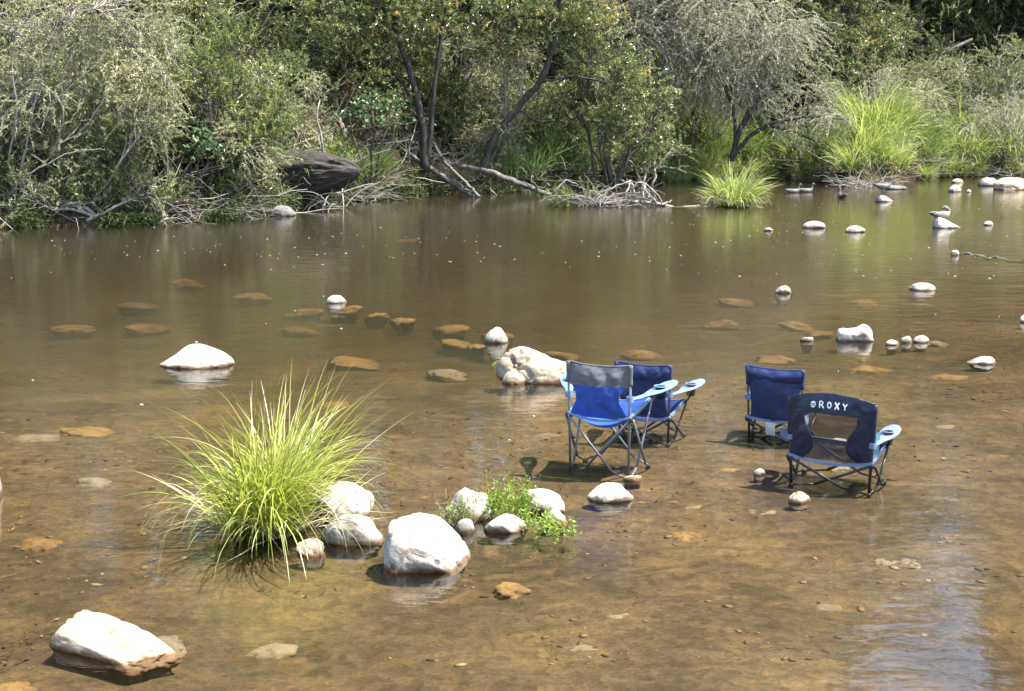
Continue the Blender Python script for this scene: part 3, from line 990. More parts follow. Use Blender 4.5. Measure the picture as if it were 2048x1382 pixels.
def shrub_parts(root, base, lobes, style, seed, stems=None, stem_r=0.05, trunk_mat=None, thin=1.0, names=('trunk', 'branches', 'crown')):
    """base and lobe centres are relative to the root Empty"""
    st = STY[style]
    rng = np.random.RandomState(seed)
    tk, br, lf = MB(), MB(), MB()
    base = np.asarray(base, float)
    SP_ = None
    if stems:
        SP_ = []
        for s in stems:
            s = np.asarray(s, float)
            k = np.linspace(0, len(s) - 1, 12)[3:]
            SP_.append(np.stack([np.interp(k, np.arange(len(s)), s[:, i]) for i in range(4)], -1))
        SP_ = np.concatenate(SP_)
    for (c, r) in lobes:
        c = np.asarray(c, float)
        r = np.broadcast_to(np.asarray(r, float), (3,))
        rm = float(r.mean())
        b0 = base + rng.randn(3) * (0.12, 0.12, 0)
        limb = wander(rng, b0, c, 7, 0.10, 0.15)
        rr0 = stem_r
        if SP_ is not None:
            q = np.argmin(np.linalg.norm((SP_[:, :3] - c) * (1, 1, 1.0), axis=1) + np.where(SP_[:, 2] > c[2] + .2, 1.5, 0))
            limb = wander(rng, SP_[q, :3], c, 7, 0.10, 0.12)
            rr0 = min(SP_[q, 3] * .6, stem_r)
        tk.tube(limb, np.linspace(rr0, rr0 * 0.3, 7), 5)
        n = max(8, int(st['dens'] * rm * rm * thin * (0.8 + 0.4 * rng.rand())))
        # shoots crowd into clusters with hollows between them
        nc = max(5, int(10 * rm))
        cd = norm(rng.randn(nc, 3))
        cf = rng.uniform(.55, 1.3, nc)
        k_ = rng.randint(0, nc, n)
        d = norm(cd[k_] + rng.randn(n, 3) * 0.33)
        p = c + d * r * (cf[k_] * (.35 + .65 * rng.rand(n) ** .6))[:, None]
        sd = norm(d * st['out'] + np.array((0, 0, st['up'])) + rng.randn(n, 3) * st['rnd'])
        L = st['ln'] * (0.5 + 0.9 * rng.rand(n)) * min(1.0, 0.5 + rm * 0.5)
        t = np.array((0, .33, .67, 1.0))
        P = p[:, None, :] + sd[:, None, :] * (L[:, None] * t)[..., None]
        P[..., 2] -= st['droop'] * L[:, None] * t ** 2
        P += np.cumsum(rng.randn(n, 4, 3), 1) * (L * 0.03)[:, None, None]
        R = np.outer(0.0022 + 0.0022 * rng.rand(n), np.array((1.4, 1.1, .8, .4)))
        tubes_batch(br, P, R, 3, rng.rand())
        # secondary branches from the limb to every third shoot
        sel = np.arange(0, n, 5)
        a = limb[rng.randint(3, 7, len(sel))]
        e = P[sel, 0]
        t5 = np.linspace(0, 1, 5)
        Q = a[:, None, :] + (e - a)[:, None, :] * t5[None, :, None]
        ll = np.linalg.norm(e - a, axis=1)
        Q[:, 1:4] += rng.randn(len(sel), 3, 3) * (ll * 0.06)[:, None, None]
        Q[..., 2] += (ll[:, None] * 0.25) * (t5 * (1 - t5))
        tubes_batch(br, Q, np.outer(0.004 + 0.006 * rng.rand(len(sel)), np.array((1.8, 1.3, 1, .8, .5))), 4)
        # bare pale sticks poking out
        nb = int(n * st['bare'])
        if nb:
            k = rng.randint(0, n, nb)
            bd = norm(d[k] * 0.8 + rng.randn(nb, 3) * 0.6)
            Lb = 0.5 + 0.7 * rng.rand(nb)
            B = p[k][:, None, :] + bd[:, None, :] * (Lb[:, None] * (t - 0.3))[..., None] + np.cumsum(rng.randn(nb, 4, 3), 1) * 0.05
            tubes_batch(br, B, np.outer(0.004 + 0.004 * rng.rand(nb) + .006 * (rng.rand(nb) > .85), np.array((1.3, 1.1, .8, .4))), 3)
        m_ = st['m']
        leafy = rng.rand(n) > 0.06
        Pn = P[leafy]
        nn = len(Pn)
        tt = rng.rand(nn, m_) * 2.999
        i0 = tt.astype(int)
        fr = (tt - i0)[..., None]
        ar = np.arange(nn)[:, None]
        bp = Pn[ar, i0] * (1 - fr) + Pn[ar, i0 + 1] * fr
        tg = norm(Pn[ar, i0 + 1] - Pn[ar, i0])
        ld = norm(tg + rng.randn(nn, m_, 3) * st['spread'])
        rv = np.clip(0.45 + 0.13 * rng.randn(nc)[k_[leafy]][:, None] + 0.2 * rng.randn(nn, 1) + 0.13 * rng.randn(nn, m_) + 0.12 * (tt / 3 - 0.5), 0, 1)
        K = nn * m_
        leaves(lf, bp.reshape(K, 3), ld.reshape(K, 3), rng.uniform(st['leaf'][0], st['leaf'][1], K), st['wid'] * (0.7 + 0.6 * rng.rand(K)), rng, rv.reshape(K), st.get('shape', 'tri'), 0.1)
    if stems:
        for s in stems:
            s = np.asarray(s, float)
            pts, rr = s[:, :3], s[:, 3]
            kk = np.linspace(0, len(pts) - 1, 5 * (len(pts) - 1) + 1)
            pp = np.stack([np.interp(kk, np.arange(len(pts)), pts[:, i]) for i in range(3)], -1)
            for _ in range(2):
                pp[1:-1] = (pp[:-2] + 2 * pp[1:-1] + pp[2:]) / 4
            pp[1:-1] += rng.randn(len(pp) - 2, 3) * 0.012
            tk.tube(pp, np.interp(kk, np.arange(len(pts)), rr) * (1 + 0.08 * rng.randn(len(pp))), 8)
    if tk.n:
        tk.build(names[0], M[trunk_mat or st['twig']], root)
    tag(br.build(names[1], M[st['twig']], root), kind='stuff')
    tag(lf.build(names[2], M[st['mat']], root, smooth=False), kind='stuff')


def shrub(name, label, cat, base, lobes, style, seed, Y, group=None, stems=None, depth_r=1.0, **kw):
    """base (px,py); lobes (px,py,radius px[,dY]) on the photo, standing at distance Y"""
    bx = atY(base[0], base[1], Y)
    bx[2] = min(bx[2], float(bank_z(bx[0], bx[1]))) if bx[1] > shore(bx[0]) else -0.1
    root = empty(name, bx)
    s = F / (Y * CP + CAMH * SP)
    rng = np.random.RandomState(seed + 5)
    ll = []
    for lb in lobes:
        dY = lb[3] if len(lb) > 3 else rng.uniform(-0.5, 0.7)
        c = atY(lb[0], lb[1], Y + dY) - bx
        r = lb[2] / s
        ll.append((c, (r * 1.1, r * depth_r, r * 0.95)))
    ss = None
    if stems:
        ss = [[tuple(atY(q[0], q[1], Y + (q[3] if len(q) > 3 else 0)) - bx) + (q[2],) for q in st_] for st_ in stems]
    shrub_parts(root, (0, 0, 0), ll, style, seed, ss, **kw)
    return tag(root, label, cat, group)


shrub('tea_tree', 'grey green tea tree with pale bare stems leaning over the water at the upper left', 'tree', (60, 440),
      [(20, 60, 120), (140, 40, 120), (260, 70, 105), (325, 150, 75), (70, 190, 110), (190, 175, 100), (285, 215, 80), (30, 310, 85), (120, 300, 70), (-60, 200, 110), (230, 10, 90)],
      'tea', 1, 33.8, stems=[[(60, 440, 0.043), (40, 360, 0.031, -.6), (60, 250, 0.025, -1.2), (95, 110, 0.019, -1.6), (150, 20, 0.009, -1.6)], [(40, 440, 0.037), (15, 330, 0.028, -.8), (35, 230, 0.022, -1.4), (20, 100, 0.012, -1.6), (60, 20, 0.006, -1.7)], [(90, 330, 0.019, -.5), (130, 250, 0.017, -1.2), (120, 150, 0.014, -1.6), (170, 80, 0.007, -1.8)], [(100, 300, 0.019, -.8), (165, 265, 0.016, -1.3), (225, 170, 0.012, -1.6), (300, 110, 0.006, -1.8)], [(60, 250, 0.015, -1.2), (110, 200, 0.012, -1.6), (190, 130, 0.009, -1.8), (250, 60, 0.005, -1.8)], [(10, 400, 0.025, -.5), (60, 345, 0.020, -1.0), (150, 300, 0.014, -1.3), (210, 300, 0.006, -1.4)], [(70, 440, 0.037), (110, 300, 0.025), (90, 150, 0.012)], [(20, 440, 0.037), (2, 300, 0.028), (15, 180, 0.019), (60, 60, 0.012)],
                             [(80, 440, 0.031), (150, 330, 0.022), (240, 200, 0.012), (330, 140, 0.006)], [(10, 330, 0.025), (60, 265, 0.019), (110, 200, 0.012)]], trunk_mat='twig')
shrub('bottlebrush_shrub', 'bright green feathery bottlebrush shrub left of the dark fallen log', 'shrub', (450, 432),
      [(400, 135, 75), (480, 110, 65), (535, 165, 60), (430, 215, 80), (520, 245, 75), (370, 260, 65), (480, 325, 70), (515, 300, 50), (410, 370, 55), (560, 215, 35), (340, 110, 50)],
      'bottle', 2, 35.2, stem_r=0.045)
shrub('low_shrub', 'low dark olive shrub hanging over the water edge below the tea tree', 'shrub', (200, 440),
      [(205, 330, 65), (270, 300, 60), (235, 395, 45), (310, 385, 45), (120, 400, 50), (45, 395, 55), (310, 245, 60), (-30, 380, 60)], 'olive', 3, 33.4)
shrub('low_shrub', 'low bottlebrush sprouting at the water edge in front of the dark hollow', 'shrub', (330, 440), [(250, 370, 38), (300, 395, 32), (345, 385, 30), (190, 280, 40)], 'bottle', 4, 33.6)
shrub('creeper', 'pale round leaved creeper among the left shrubs', 'creeper', (335, 350), [(340, 262, 48), (395, 285, 42), (320, 340, 34), (430, 290, 30)], 'ivy', 5, 34.6)
shrub('creeper', 'blue green round leaved creeper on the shaded bank behind the fallen log', 'creeper', (735, 260), [(700, 215, 28), (745, 222, 34), (800, 215, 28)], 'ivy', 6, 40.0)
shrub('riverbank_tree', 'broad leaved tree with a dark forked trunk left of the leaning tree', 'tree', (850, 345),
      [(660, 25, 75), (720, 35, 75), (790, 30, 75), (835, 40, 60), (620, 70, 50), (760, -60, 110), (680, -70, 110), (880, -60, 100)], 'broad', 7, 41.8,
      stems=[[(852, 345, .13), (846, 250, .11), (822, 150, .09), (790, 60, .08), (760, -60, .05)], [(856, 330, .08), (864, 220, .065), (876, 110, .055), (895, 0, .05), (900, -80, .03)], [(838, 220, .05), (800, 160, .035), (720, 60, .02)]], trunk_mat='bark')
shrub('leaning_tree', 'slender tree leaning right over the two fallen logs', 'tree', (962, 345),
      [(960, 25, 70), (1035, 40, 62), (1000, 85, 52), (1110, 40, 60), (1060, -60, 110), (1150, -40, 90)], 'broad', 8, 42.6,
      stems=[[(962, 345, .12), (985, 275, .11), (1045, 205, .095), (1085, 160, .085), (1110, 80, .07), (1122, -20, .05), (1130, -90, .03)], [(1080, 165, .045), (1150, 150, .03), (1230, 170, .015)], [(1035, 215, .04), (1075, 245, .03), (1110, 240, .015)]], trunk_mat='bark')
shrub('scrub', 'thin olive scrub filling the gap between the forked tree and the leaning tree', 'shrub', (930, 330),
      [(905, 185, 75), (990, 165, 70), (945, 95, 70), (1075, 235, 70), (890, 90, 60), (1010, 245, 50)], 'olive', 9, 46.5, thin=0.75)
shrub('scrub', 'wispy grey sprig hanging beside the leaning tree', 'shrub', (1010, 250), [(1000, 110, 48), (1040, 90, 40), (1010, 170, 40)], 'grey', 10, 44.0, thin=.8)
shrub('wattle_shrub', 'yellow green broad leaved wattle drooping over the bank left of the grey tree', 'shrub', (1210, 345),
      [(1195, 125, 75), (1250, 200, 75), (1298, 255, 55), (1195, 250, 60), (1140, 180, 60), (1275, 290, 34), (1320, 210, 36), (1180, 60, 60)], 'broad', 11, 44.2, stem_r=.05)
shrub('grey_tree', 'grey feathery tree with dark twisted stems arching over the long grass', 'tree', (1462, 322),
      [(1330, 55, 80), (1420, 45, 90), (1500, 75, 90), (1555, 115, 62), (1400, 150, 80), (1480, 165, 70), (1320, 160, 65), (1255, 60, 65), (1575, 55, 60), (1620, 190, 45), (1590, 235, 45), (1680, 230, 40), (1420, -60, 110), (1300, -50, 90)],
      'grey', 12, 46.6, stems=[[(1462, 322, .10), (1478, 265, .085), (1500, 215, .06), (1545, 175, .04), (1610, 160, .02)], [(1464, 315, .09), (1500, 270, .065), (1545, 245, .05), (1620, 232, .03), (1690, 240, .015)],
                               [(1530, 250, .05), (1590, 262, .04), (1650, 290, .03), (1705, 335, .022), (1755, 378, .012)], [(1470, 285, .06), (1468, 220, .05), (1440, 150, .035), (1420, 40, .02)], [(1472, 275, .05), (1520, 200, .04), (1500, 90, .02)],
                               [(1600, 265, .03), (1640, 330, .02), (1640, 300, .01)]], trunk_mat='bark')
shrub('sunlit_tree', 'sunlit broad leaved tree with reddish tips right of the grey tree', 'tree', (1690, 260),
      [(1615, 40, 65), (1700, 35, 85), (1770, 80, 55), (1690, 105, 65), (1620, 115, 45), (1745, 135, 38), (1790, 60, 40), (1700, -60, 110), (1600, -60, 100)], 'broad', 13, 50.5, stem_r=.08, trunk_mat='bark')
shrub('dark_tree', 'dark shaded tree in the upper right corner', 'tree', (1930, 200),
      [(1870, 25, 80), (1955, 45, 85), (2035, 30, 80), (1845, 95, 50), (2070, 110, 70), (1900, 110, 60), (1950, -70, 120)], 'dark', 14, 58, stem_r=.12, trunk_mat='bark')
shrub('olive_shrub', 'soft olive shrub on the right bank above the long grass', 'shrub', (1940, 310),
      [(1860, 165, 55), (1930, 140, 55), (2000, 115, 55), (1975, 190, 60), (2040, 185, 60), (1885, 220, 50), (2040, 110, 40)], 'olive', 15, 51.5)
shrub('grey_shrub', 'greyish twiggy shrub at the far right above the big pink rock', 'shrub', (2010, 320), [(2010, 215, 45), (2050, 230, 45), (1850, 235, 36), (1950, 235, 40)], 'grey', 16, 50.2, thin=.8)
shrub('grey_shrub', 'small grey twiggy bush between the sunlit tree and the olive shrub', 'shrub', (1745, 260), [(1745, 180, 45), (1790, 200, 40), (1700, 190, 36)], 'grey', 17, 49.5, thin=.8)
shrub('dark_shrub', 'dark shrub in the deep shade behind the bottlebrush', 'shrub', (560, 250), [(560, 60, 60), (610, 120, 55), (640, 180, 45), (520, 40, 55), (590, 20, 60)], 'dark', 18, 43, thin=.8)
shrub('dark_shrub', 'dark leafy shrub rising behind the tea tree', 'shrub', (380, 150), [(340, 20, 60), (400, 35, 60), (440, 60, 45), (350, 90, 40)], 'broad', 19, 40)
shrub('olive_shrub', 'olive shrub on the shaded bank right of the dark fallen log', 'shrub', (650, 330), [(620, 255, 42), (665, 270, 35), (640, 200, 40), (590, 240, 35)], 'olive', 20, 39.2, thin=.8)
shrub('olive_shrub', 'olive shrub at the foot of the wattle above the dead branches', 'shrub', (1290, 350), [(1240, 315, 40), (1300, 325, 36), (1345, 300, 40), (1180, 320, 36)], 'olive', 21, 45.2, thin=.8)

# dark trunk rising out of the frame behind the bottlebrush
root = empty('tree_trunk', atY(425, 120, 44))
mb = MB()
b0 = atY(425, 120, 44)
mb.tube([atY(410, 160, 44) - b0, atY(432, 62, 44) - b0, atY(470, 10, 44) - b0, atY(505, -60, 44) - b0, atY(540, -190, 44) - b0], [.30, .27, .25, .22, .16], 12)
mb.build('trunk', M['bark'], root)
shrub_parts(root, atY(505, -60, 44) - b0, [(atY(480, -140, 44) - b0, 2.0), (atY(600, -160, 45) - b0, 2.0), (atY(380, -200, 46) - b0, 2.2)], 'gum', 31, trunk_mat='bark', names=('limb', 'branches', 'crown'))
tag(root, 'thick dark tree trunk leaning right behind the bottlebrush at the top', 'tree')

# pale fallen trunk on the right slope
mb = MB()
c0 = atY(1870, 110, 54)
P = [atY(1800, 160, 54), atY(1850, 128, 54), atY(1900, 100, 54), atY(1945, 78, 54)]
mb.tube(np.array(P) - c0, [.06, .075, .075, .05], 9)
mb.tube(np.array([P[2], P[2] + (.1, 0, .35), P[2] + (.12, .1, .7)]) - c0, [.04, .03, .015], 6)
o = mb.build('fallen_log', M['logbark'])
o.location = tuple(c0)
tag(o, 'pale dead trunk slanting across the dark upper right corner', 'log')

# undergrowth shrubs and forest trees: one of each kind, then copies
kinds = []
for k, (sty, lab) in enumerate([('dark', 'dark leafy undergrowth shrub on the shaded slope'), ('olive', 'twiggy olive undergrowth shrub on the slope'), ('broad', 'broad leaved undergrowth shrub on the slope'), ('tea', 'grey green undergrowth shrub on the slope')]):
    r0 = empty('undergrowth_shrub', (0, 0, 0))
    rg = np.random.RandomState(60 + k)
    lobes = [((rg.uniform(-.9, .9), rg.uniform(-.8, .8), rg.uniform(.35, 1.5)), rg.uniform(.45, .75)) for _ in range(8)]
    shrub_parts(r0, (0, 0, 0), lobes, sty, 70 + k, stem_r=.03)
    kinds.append((r0, lab))
LAND = [(-120, 'beyond the left edge behind the tea tree'), (20, 'behind the pale stems of the tea tree'), (190, 'behind the tea tree crown'), (330, 'between the tea tree and the bottlebrush'), (450, 'behind the bottlebrush'), (560, 'behind the right side of the bottlebrush'),
        (640, 'behind the dark fallen log'), (745, 'left of the forked tree'), (860, 'behind the forked tree'), (960, 'between the forked and leaning trees'), (1070, 'behind the leaning tree'), (1160, 'left of the wattle'),
        (1260, 'behind the wattle'), (1370, 'left of the grey tree'), (1470, 'behind the grey tree'), (1580, 'between the grey and sunlit trees'), (1680, 'under the sunlit tree'), (1770, 'above the brightest grass'), (1850, 'left of the olive shrub'),
        (1940, 'behind the olive shrub'), (2030, 'behind the grey shrub at the right edge'), (2150, 'beyond the right edge')]
_seen = {}


def place_label(lab, px, t):
    w = min(LAND, key=lambda q: abs(q[0] - px))[1]
    lev = 'low' if t < 4 else 'halfway up' if t < 9 else 'high' if t < 13 else 'topmost'
    lb = lab.replace(' on the shaded slope', '').replace(' on the slope', '') + ' ' + lev + ' on the slope, ' + w
    return lb


rg = np.random.RandomState(12)
spots = []
for tb in np.arange(1.3, 17, 1.75):
    for px in np.arange(-150, 2250, 105):
        x = atY(px + rg.uniform(-50, 50), 200, 40 + tb)[0]
        t = tb + rg.uniform(-.6, .6)
        spots.append((x, shore(x) + t, t, px))
used = [False] * 4
for x, y, t, px in spots:
    if rg.rand() < 0.26 or (660 < px < 930 and t < 6 and rg.rand() < 0.5):
        continue
    k = rg.choice(4, p=[.36, .28, .22, .14])
    if px > 1350:
        k = rg.choice(4, p=[.15, .35, .25, .25])
    src, lab = kinds[k]
    if not used[k]:
        o = src
        used[k] = True
    else:
        o = copy_tree(src)
    o.location = (x, y, float(bank_z(x, y)) - 0.05)
    o.rotation_euler = (0, 0, rg.rand() * 6.28)
    s = rg.uniform(.6, 1.15) * (1 + 0.03 * t)
    o.scale = (s, s, s * rg.uniform(.8, 1.2))
    tag(o, place_label(lab, px, t), 'shrub', 'undergrowth shrubs on the far slope')

kinds = []
for k in range(3):
    r0 = empty('gum_tree', (0, 0, 0))
    rg2 = np.random.RandomState(90 + k)
    H = 19 + 2 * k
    lobes = [((rg2.uniform(-3, 3), rg2.uniform(-2.5, 2.5), rg2.uniform(.24, 1.0) * H), rg2.uniform(1.3, 2.2)) for _ in range(18)]
    tr_ = [[(0, 0, -.3, .32), (.3, .1, H * .25, .27), (-.1, .2, H * .5, .2), (.3, 0, H * .8, .12), (.2, 0, H, .05)]]
    shrub_parts(r0, (.1, .1, H * .35), lobes, 'gum', 95 + k, stems=tr_, stem_r=.12, trunk_mat='gum_bark' if k else 'bark')
    kinds.append(r0)
n_ = 0
gused = set()
for t, step, ph in ((5.5, 4.8, 1.5), (9, 4.2, 0), (15, 5.0, 2), (23, 5.5, 1), (34, 6, 3)):
    for x in np.arange(-30, 42, step):
        x = x + ph + rg.uniform(-1.2, 1.2)
        y = shore(x) + t + rg.uniform(-1.5, 1.5)
        az = math.degrees(math.atan2(x, y))
        gap = 13.2 < az < 21.2
        if gap and t > 20:
            continue
        kk = 0 if t < 6 else 1 + n_ % 2
        o = kinds[kk] if kk not in gused else copy_tree(kinds[kk])
        gused.add(kk)
        n_ += 1
        o.location = (x, y, float(bank_z(x, y)) - .1)
        o.rotation_euler = (0, 0, rg.rand() * 6.28)
        s = rg.uniform(.85, 1.15) * (.62 if gap else 1)
        o.scale = (s, s, s)
        tag(o, 'tall dark barked gum tree behind the bank shrubs' if kk == 0 else 'tall pale barked gum tree in the forest up the slope', 'tree', 'dark gum trees behind the bank' if kk == 0 else 'pale gum trees of the forest behind')


# ---- grass tussocks
def norm1(p):
    return p / p.sum()


def blades(mb, rng, n, rad, L, width, tilt=(5, 62), segs=6, bend=1.0, rnd=(0.0, 0.85), wind=(0, 0)):
    # a tussock is a handful of crowded shoots, each leaning its own way
    nc = 14
    ca, cr = rng.rand(nc) * 2 * pi, rad * np.sqrt(rng.rand(nc)) * .9
    cc_ = np.stack([cr * np.cos(ca), cr * np.sin(ca)], -1)
    k_ = rng.choice(nc, n, p=norm1(rng.rand(nc) + .3))
    p2 = cc_[k_] + rng.randn(n, 2) * rad * .17
    a = np.arctan2(p2[:, 1], p2[:, 0])
    rr = np.minimum(np.hypot(p2[:, 0], p2[:, 1]), rad * 1.2)
    p0 = np.stack([p2[:, 0], p2[:, 1], np.zeros(n)], -1)
    az = a + rng.randn(n) * 0.5 + (rng.randn(nc) * .45)[k_]
    f = np.clip(0.25 + 0.75 * (rr / rad) + 0.25 * rng.randn(n), 0.02, 1.1)
    t0 = np.radians(tilt[0] + (tilt[1] - tilt[0]) * f * rng.rand(n) ** 0.6)
    tot = np.radians(bend * (12 + 78 * rng.rand(n) ** 1.2 * (0.45 + 0.75 * f)))
    ll = L * (0.4 + 0.68 * rng.rand(n)) * (0.8 + .4 * rng.rand(nc))[k_]
    pts = [p0]
    for s in range(segs):
        th = t0 + tot * ((s + .5) / segs) ** 1.35
        az = az + rng.randn(n) * 0.035
        cur = np.stack([np.sin(th) * np.cos(az) + wind[0], np.sin(th) * np.sin(az) + wind[1], np.cos(th)], -1)
        if s == 0:
            d = cur.copy()
        pts.append(pts[-1] + cur * (ll / segs)[:, None])
    P = np.stack(pts, 1)
    P[..., 2] = np.maximum(P[..., 2], 0.012)
    side = norm(np.cross(d, rng.randn(n, 3) * 0.5 + np.array((0, 0, 1.0))))
    w = (width * (0.7 + 0.6 * rng.rand(n)))[:, None] * np.interp(np.linspace(0, 1, segs + 1), [0, .15, .6, 1], [.8, 1, .8, .06])
    A = P - side[:, None, :] * w[..., None] / 2
    B = P + side[:, None, :] * w[..., None] / 2
    V = np.stack([A, B], 2).reshape(-1, 3)
    k = (segs + 1) * 2
    i = (np.arange(n) * k)[:, None] + (np.arange(segs) * 2)[None, :]
    q = np.stack([i, i + 1, i + 3, i + 2], -1).reshape(-1, 4)
    rv = rng.uniform(rnd[0], rnd[1], n)[:, None] + np.linspace(-.05, .15, segs + 1)[None, :]
    mb.add(V, q, np.repeat(np.clip(rv, 0, 1).ravel(), 2))


def tussock(seed, n, rad, L, width, mat, straw=0.2, **kw):
    r0 = empty('grass_tussock', (0, 0, 0))
    rng = np.random.RandomState(seed)
    mb = MB()
    blades(mb, rng, n, rad, L, width, **kw)
    tag(mb.build('blades', M[mat], r0), kind='stuff')
    if straw:
        mb = MB()
        blades(mb, rng, int(n * straw), rad * 1.15, L * 0.55, width, tilt=(25, 80), segs=5, bend=1.1, rnd=(0, 1))
        tag(mb.build('dead_blades', M['straw'], r0), kind='stuff')
    mb = MB()
    k = 40
    P, f = rock_shape(seed + 900, sub=3, rough=.15)
    mb.add(P * (rad * 1.05, rad * 1.05, .09) - (0, 0, .02), f)
    mb.build('root_mat', M['soil'], r0)
    return r0


g = tussock(201, 1000, 0.33, 1.32, 0.0105, 'grass', straw=.16, tilt=(0, 34), segs=11, bend=1.65)
g.scale = (.98, .98, .86)
c = at(535, 1062)
g.location = (c[0], c[1] + .12, 0)
P = []
rng = np.random.RandomState(33)
mb = MB()
for k in range(2):
    a = (-.25, .75)[k]
    mb.tube([(0.1 * rng.randn(), .1 * rng.randn(), 0), (.15 * a, .05, .6), (.32 * a + .05, .1, 1.2 + .1 * rng.rand())], [.004, .003, .002], 5)
    mb.build('seed_stalk', M['straw'], g)
tag(g, 'large yellow green grass tussock in the left foreground beside white boulders', 'grass tussock')

g = tussock(203, 520, 0.42, 1.25, 0.020, 'grass_far', straw=.45, tilt=(2, 38), segs=9, bend=1.6)
c = at(1470, 414)
g.location = (c[0], c[1] + .3, 0)
tag(g, 'bright green tussock standing alone in the water beyond the dead branches', 'grass tussock')

tmpl = {'far': [tussock(210 + k, 560, .55, 1.7, .024, 'grass_far', straw=.35, tilt=(2, 32), segs=9, bend=1.4) for k in range(2)],
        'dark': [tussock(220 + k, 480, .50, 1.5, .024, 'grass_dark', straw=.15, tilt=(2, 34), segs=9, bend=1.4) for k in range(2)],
        'straw': [tussock(230, 380, .45, 1.0, .017, 'straw', straw=.5, tilt=(10, 70), segs=6, bend=1.1)]}
tus = [('far', p_, t_, s_) for p_, t_, s_ in ((1690, .35, .75), (1715, .8, 1.0), (1748, .5, 1.0), (1780, .4, .8), (1735, 1.5, 1.35), (1775, 1.6, 1.2), (1745, 2.4, 1.2),
       (1930, .4, .9), (1962, .8, 1.1), (2000, .5, 1.0), (2040, .7, 1.1), (1900, .6, .8), (1975, 1.6, 1.25), (2020, 1.8, 1.2), (2080, 1.0, 1.2), (1935, 1.7, 1.1), (1420, 1.5, 1.1), (1450, 2.2, 1.1), (1375, .4, .7), (1410, .3, .6), (1600, .5, .8), (1650, .4, .7))]
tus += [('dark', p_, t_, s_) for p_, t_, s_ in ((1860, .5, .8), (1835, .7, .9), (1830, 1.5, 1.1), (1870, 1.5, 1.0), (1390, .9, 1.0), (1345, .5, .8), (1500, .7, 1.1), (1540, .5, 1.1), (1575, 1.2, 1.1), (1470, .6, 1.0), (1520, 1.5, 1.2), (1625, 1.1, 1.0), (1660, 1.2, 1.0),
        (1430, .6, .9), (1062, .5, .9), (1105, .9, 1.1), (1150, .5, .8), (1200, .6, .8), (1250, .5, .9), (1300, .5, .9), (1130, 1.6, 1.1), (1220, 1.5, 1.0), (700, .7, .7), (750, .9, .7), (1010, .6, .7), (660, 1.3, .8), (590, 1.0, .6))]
tus += [('far', p_, .08, s_) for p_, s_ in ((1336, .5), (1362, .55), (1398, .6), (1440, .5), (1492, .6), (1530, .55), (1568, .6), (1612, .55), (1845, .5), (1882, .55), (1912, .6), (1948, .55), (2010, .5), (2034, .6))]
tus += [('straw', p_, t_, s_) for p_, t_, s_ in ((1720, .05, .7), (1760, .0, .8), (1680, .1, .6), (1640, .1, .5), (925, .6, .75), (900, .9, .7), (730, .4, .5), (770, .5, .6), (840, .7, .6), (1985, .1, .4))]
LABT = {'far': 'long bright green grass clump', 'dark': 'shaded dark green grass clump', 'straw': 'dry straw coloured grass clump'}
GL = [(590, 'behind the dark fallen log'), (660, 'right of the dark log'), (700, 'above the small drift heap'), (730, 'behind the small drift heap'), (755, 'left of the fallen logs'), (770, 'beside the left fallen log'), (840, 'under the left fallen log'),
      (900, 'between the fallen logs'), (925, 'under the leaning tree'), (1010, 'behind the longer fallen log'), (1062, 'at the end of the longer log'), (1105, 'left of the bleached dead branch'), (1130, 'behind the green sprig'), (1150, 'behind the start of the dead branch'),
      (1200, 'behind the bleached dead branch'), (1220, 'under the wattle'), (1250, 'behind the arched dead twigs'), (1300, 'behind the tip of the dead branch'), (1345, 'left behind the lone tussock'), (1375, 'close left of the lone tussock'), (1390, 'behind the lone tussock'),
      (1410, 'touching the lone tussock'), (1420, 'under the grey tree'), (1430, 'left of the grey tree foot'), (1450, 'behind the grey tree foot'), (1470, 'at the grey tree foot'), (1500, 'right of the grey tree foot'), (1520, 'behind the grey tree stems'), (1540, 'left of the two ducks'),
      (1575, 'above the two ducks'), (1590, 'behind the two ducks'), (1600, 'near the two ducks'), (1625, 'right of the two ducks'), (1640, 'left of the lone duck'), (1650, 'above the lone duck'), (1660, 'above and left of the bleached roots'), (1680, 'left of the bleached roots'), (1690, 'at the left foot of the bright grass'),
      (1715, 'in the left half of the bright stand'), (1720, 'among the bleached roots'), (1735, 'in the bright stand'), (1748, 'in the middle of the bright stand'), (1760, 'right of the bleached roots'), (1778, 'in the right half of the bright stand'), (1832, 'right of the bright stand'),
      (1860, 'left of the far right grass'), (1870, 'beside the far right grass'), (1900, 'above the small pale stone'), (1930, 'left in the far right stand'), (1938, 'inside the far right stand'), (1962, 'behind the dark angular stone'), (1975, 'amid the far right stand'), (1985, 'beside the big pink rock'),
      (2000, 'behind the big pink rock'), (2020, 'right in the far right stand'), (2040, 'at the right edge'), (2080, 'past the right edge')]
cnt = {'far': 0, 'dark': 0, 'straw': 0}
for kd, px, t, s in tus:
    base = tmpl[kd]
    i = cnt[kd]
    cnt[kd] += 1
    o = base[i] if i < len(base) else copy_tree(base[i % len(base)])
    x = atY(px, 350, 45)[0] / 45
    y = 45.0
    for _ in range(6):
        y = float(shore(x * y)) + t
    o.location = (x * y, y, max(float(bank_z(x * y, y)) - .05, -.03))
    o.rotation_euler = (0, 0, rg.rand() * 6.28)
    s2 = s * rg.uniform(.9, 1.1)
    o.scale = (s2, s2, s2)
    lev = 'at the water edge ' if t < .65 else 'set back ' if t < 1.3 else 'higher up '
    w = min(GL, key=lambda q: abs(q[0] - px))[1]
    tag(o, LABT[kd] + ' ' + lev + w, 'grass tussock', {'far': 'bright grass clumps on the right bank', 'dark': 'dark grass clumps along the far bank', 'straw': 'dry grass clumps at the far water edge'}[kd])

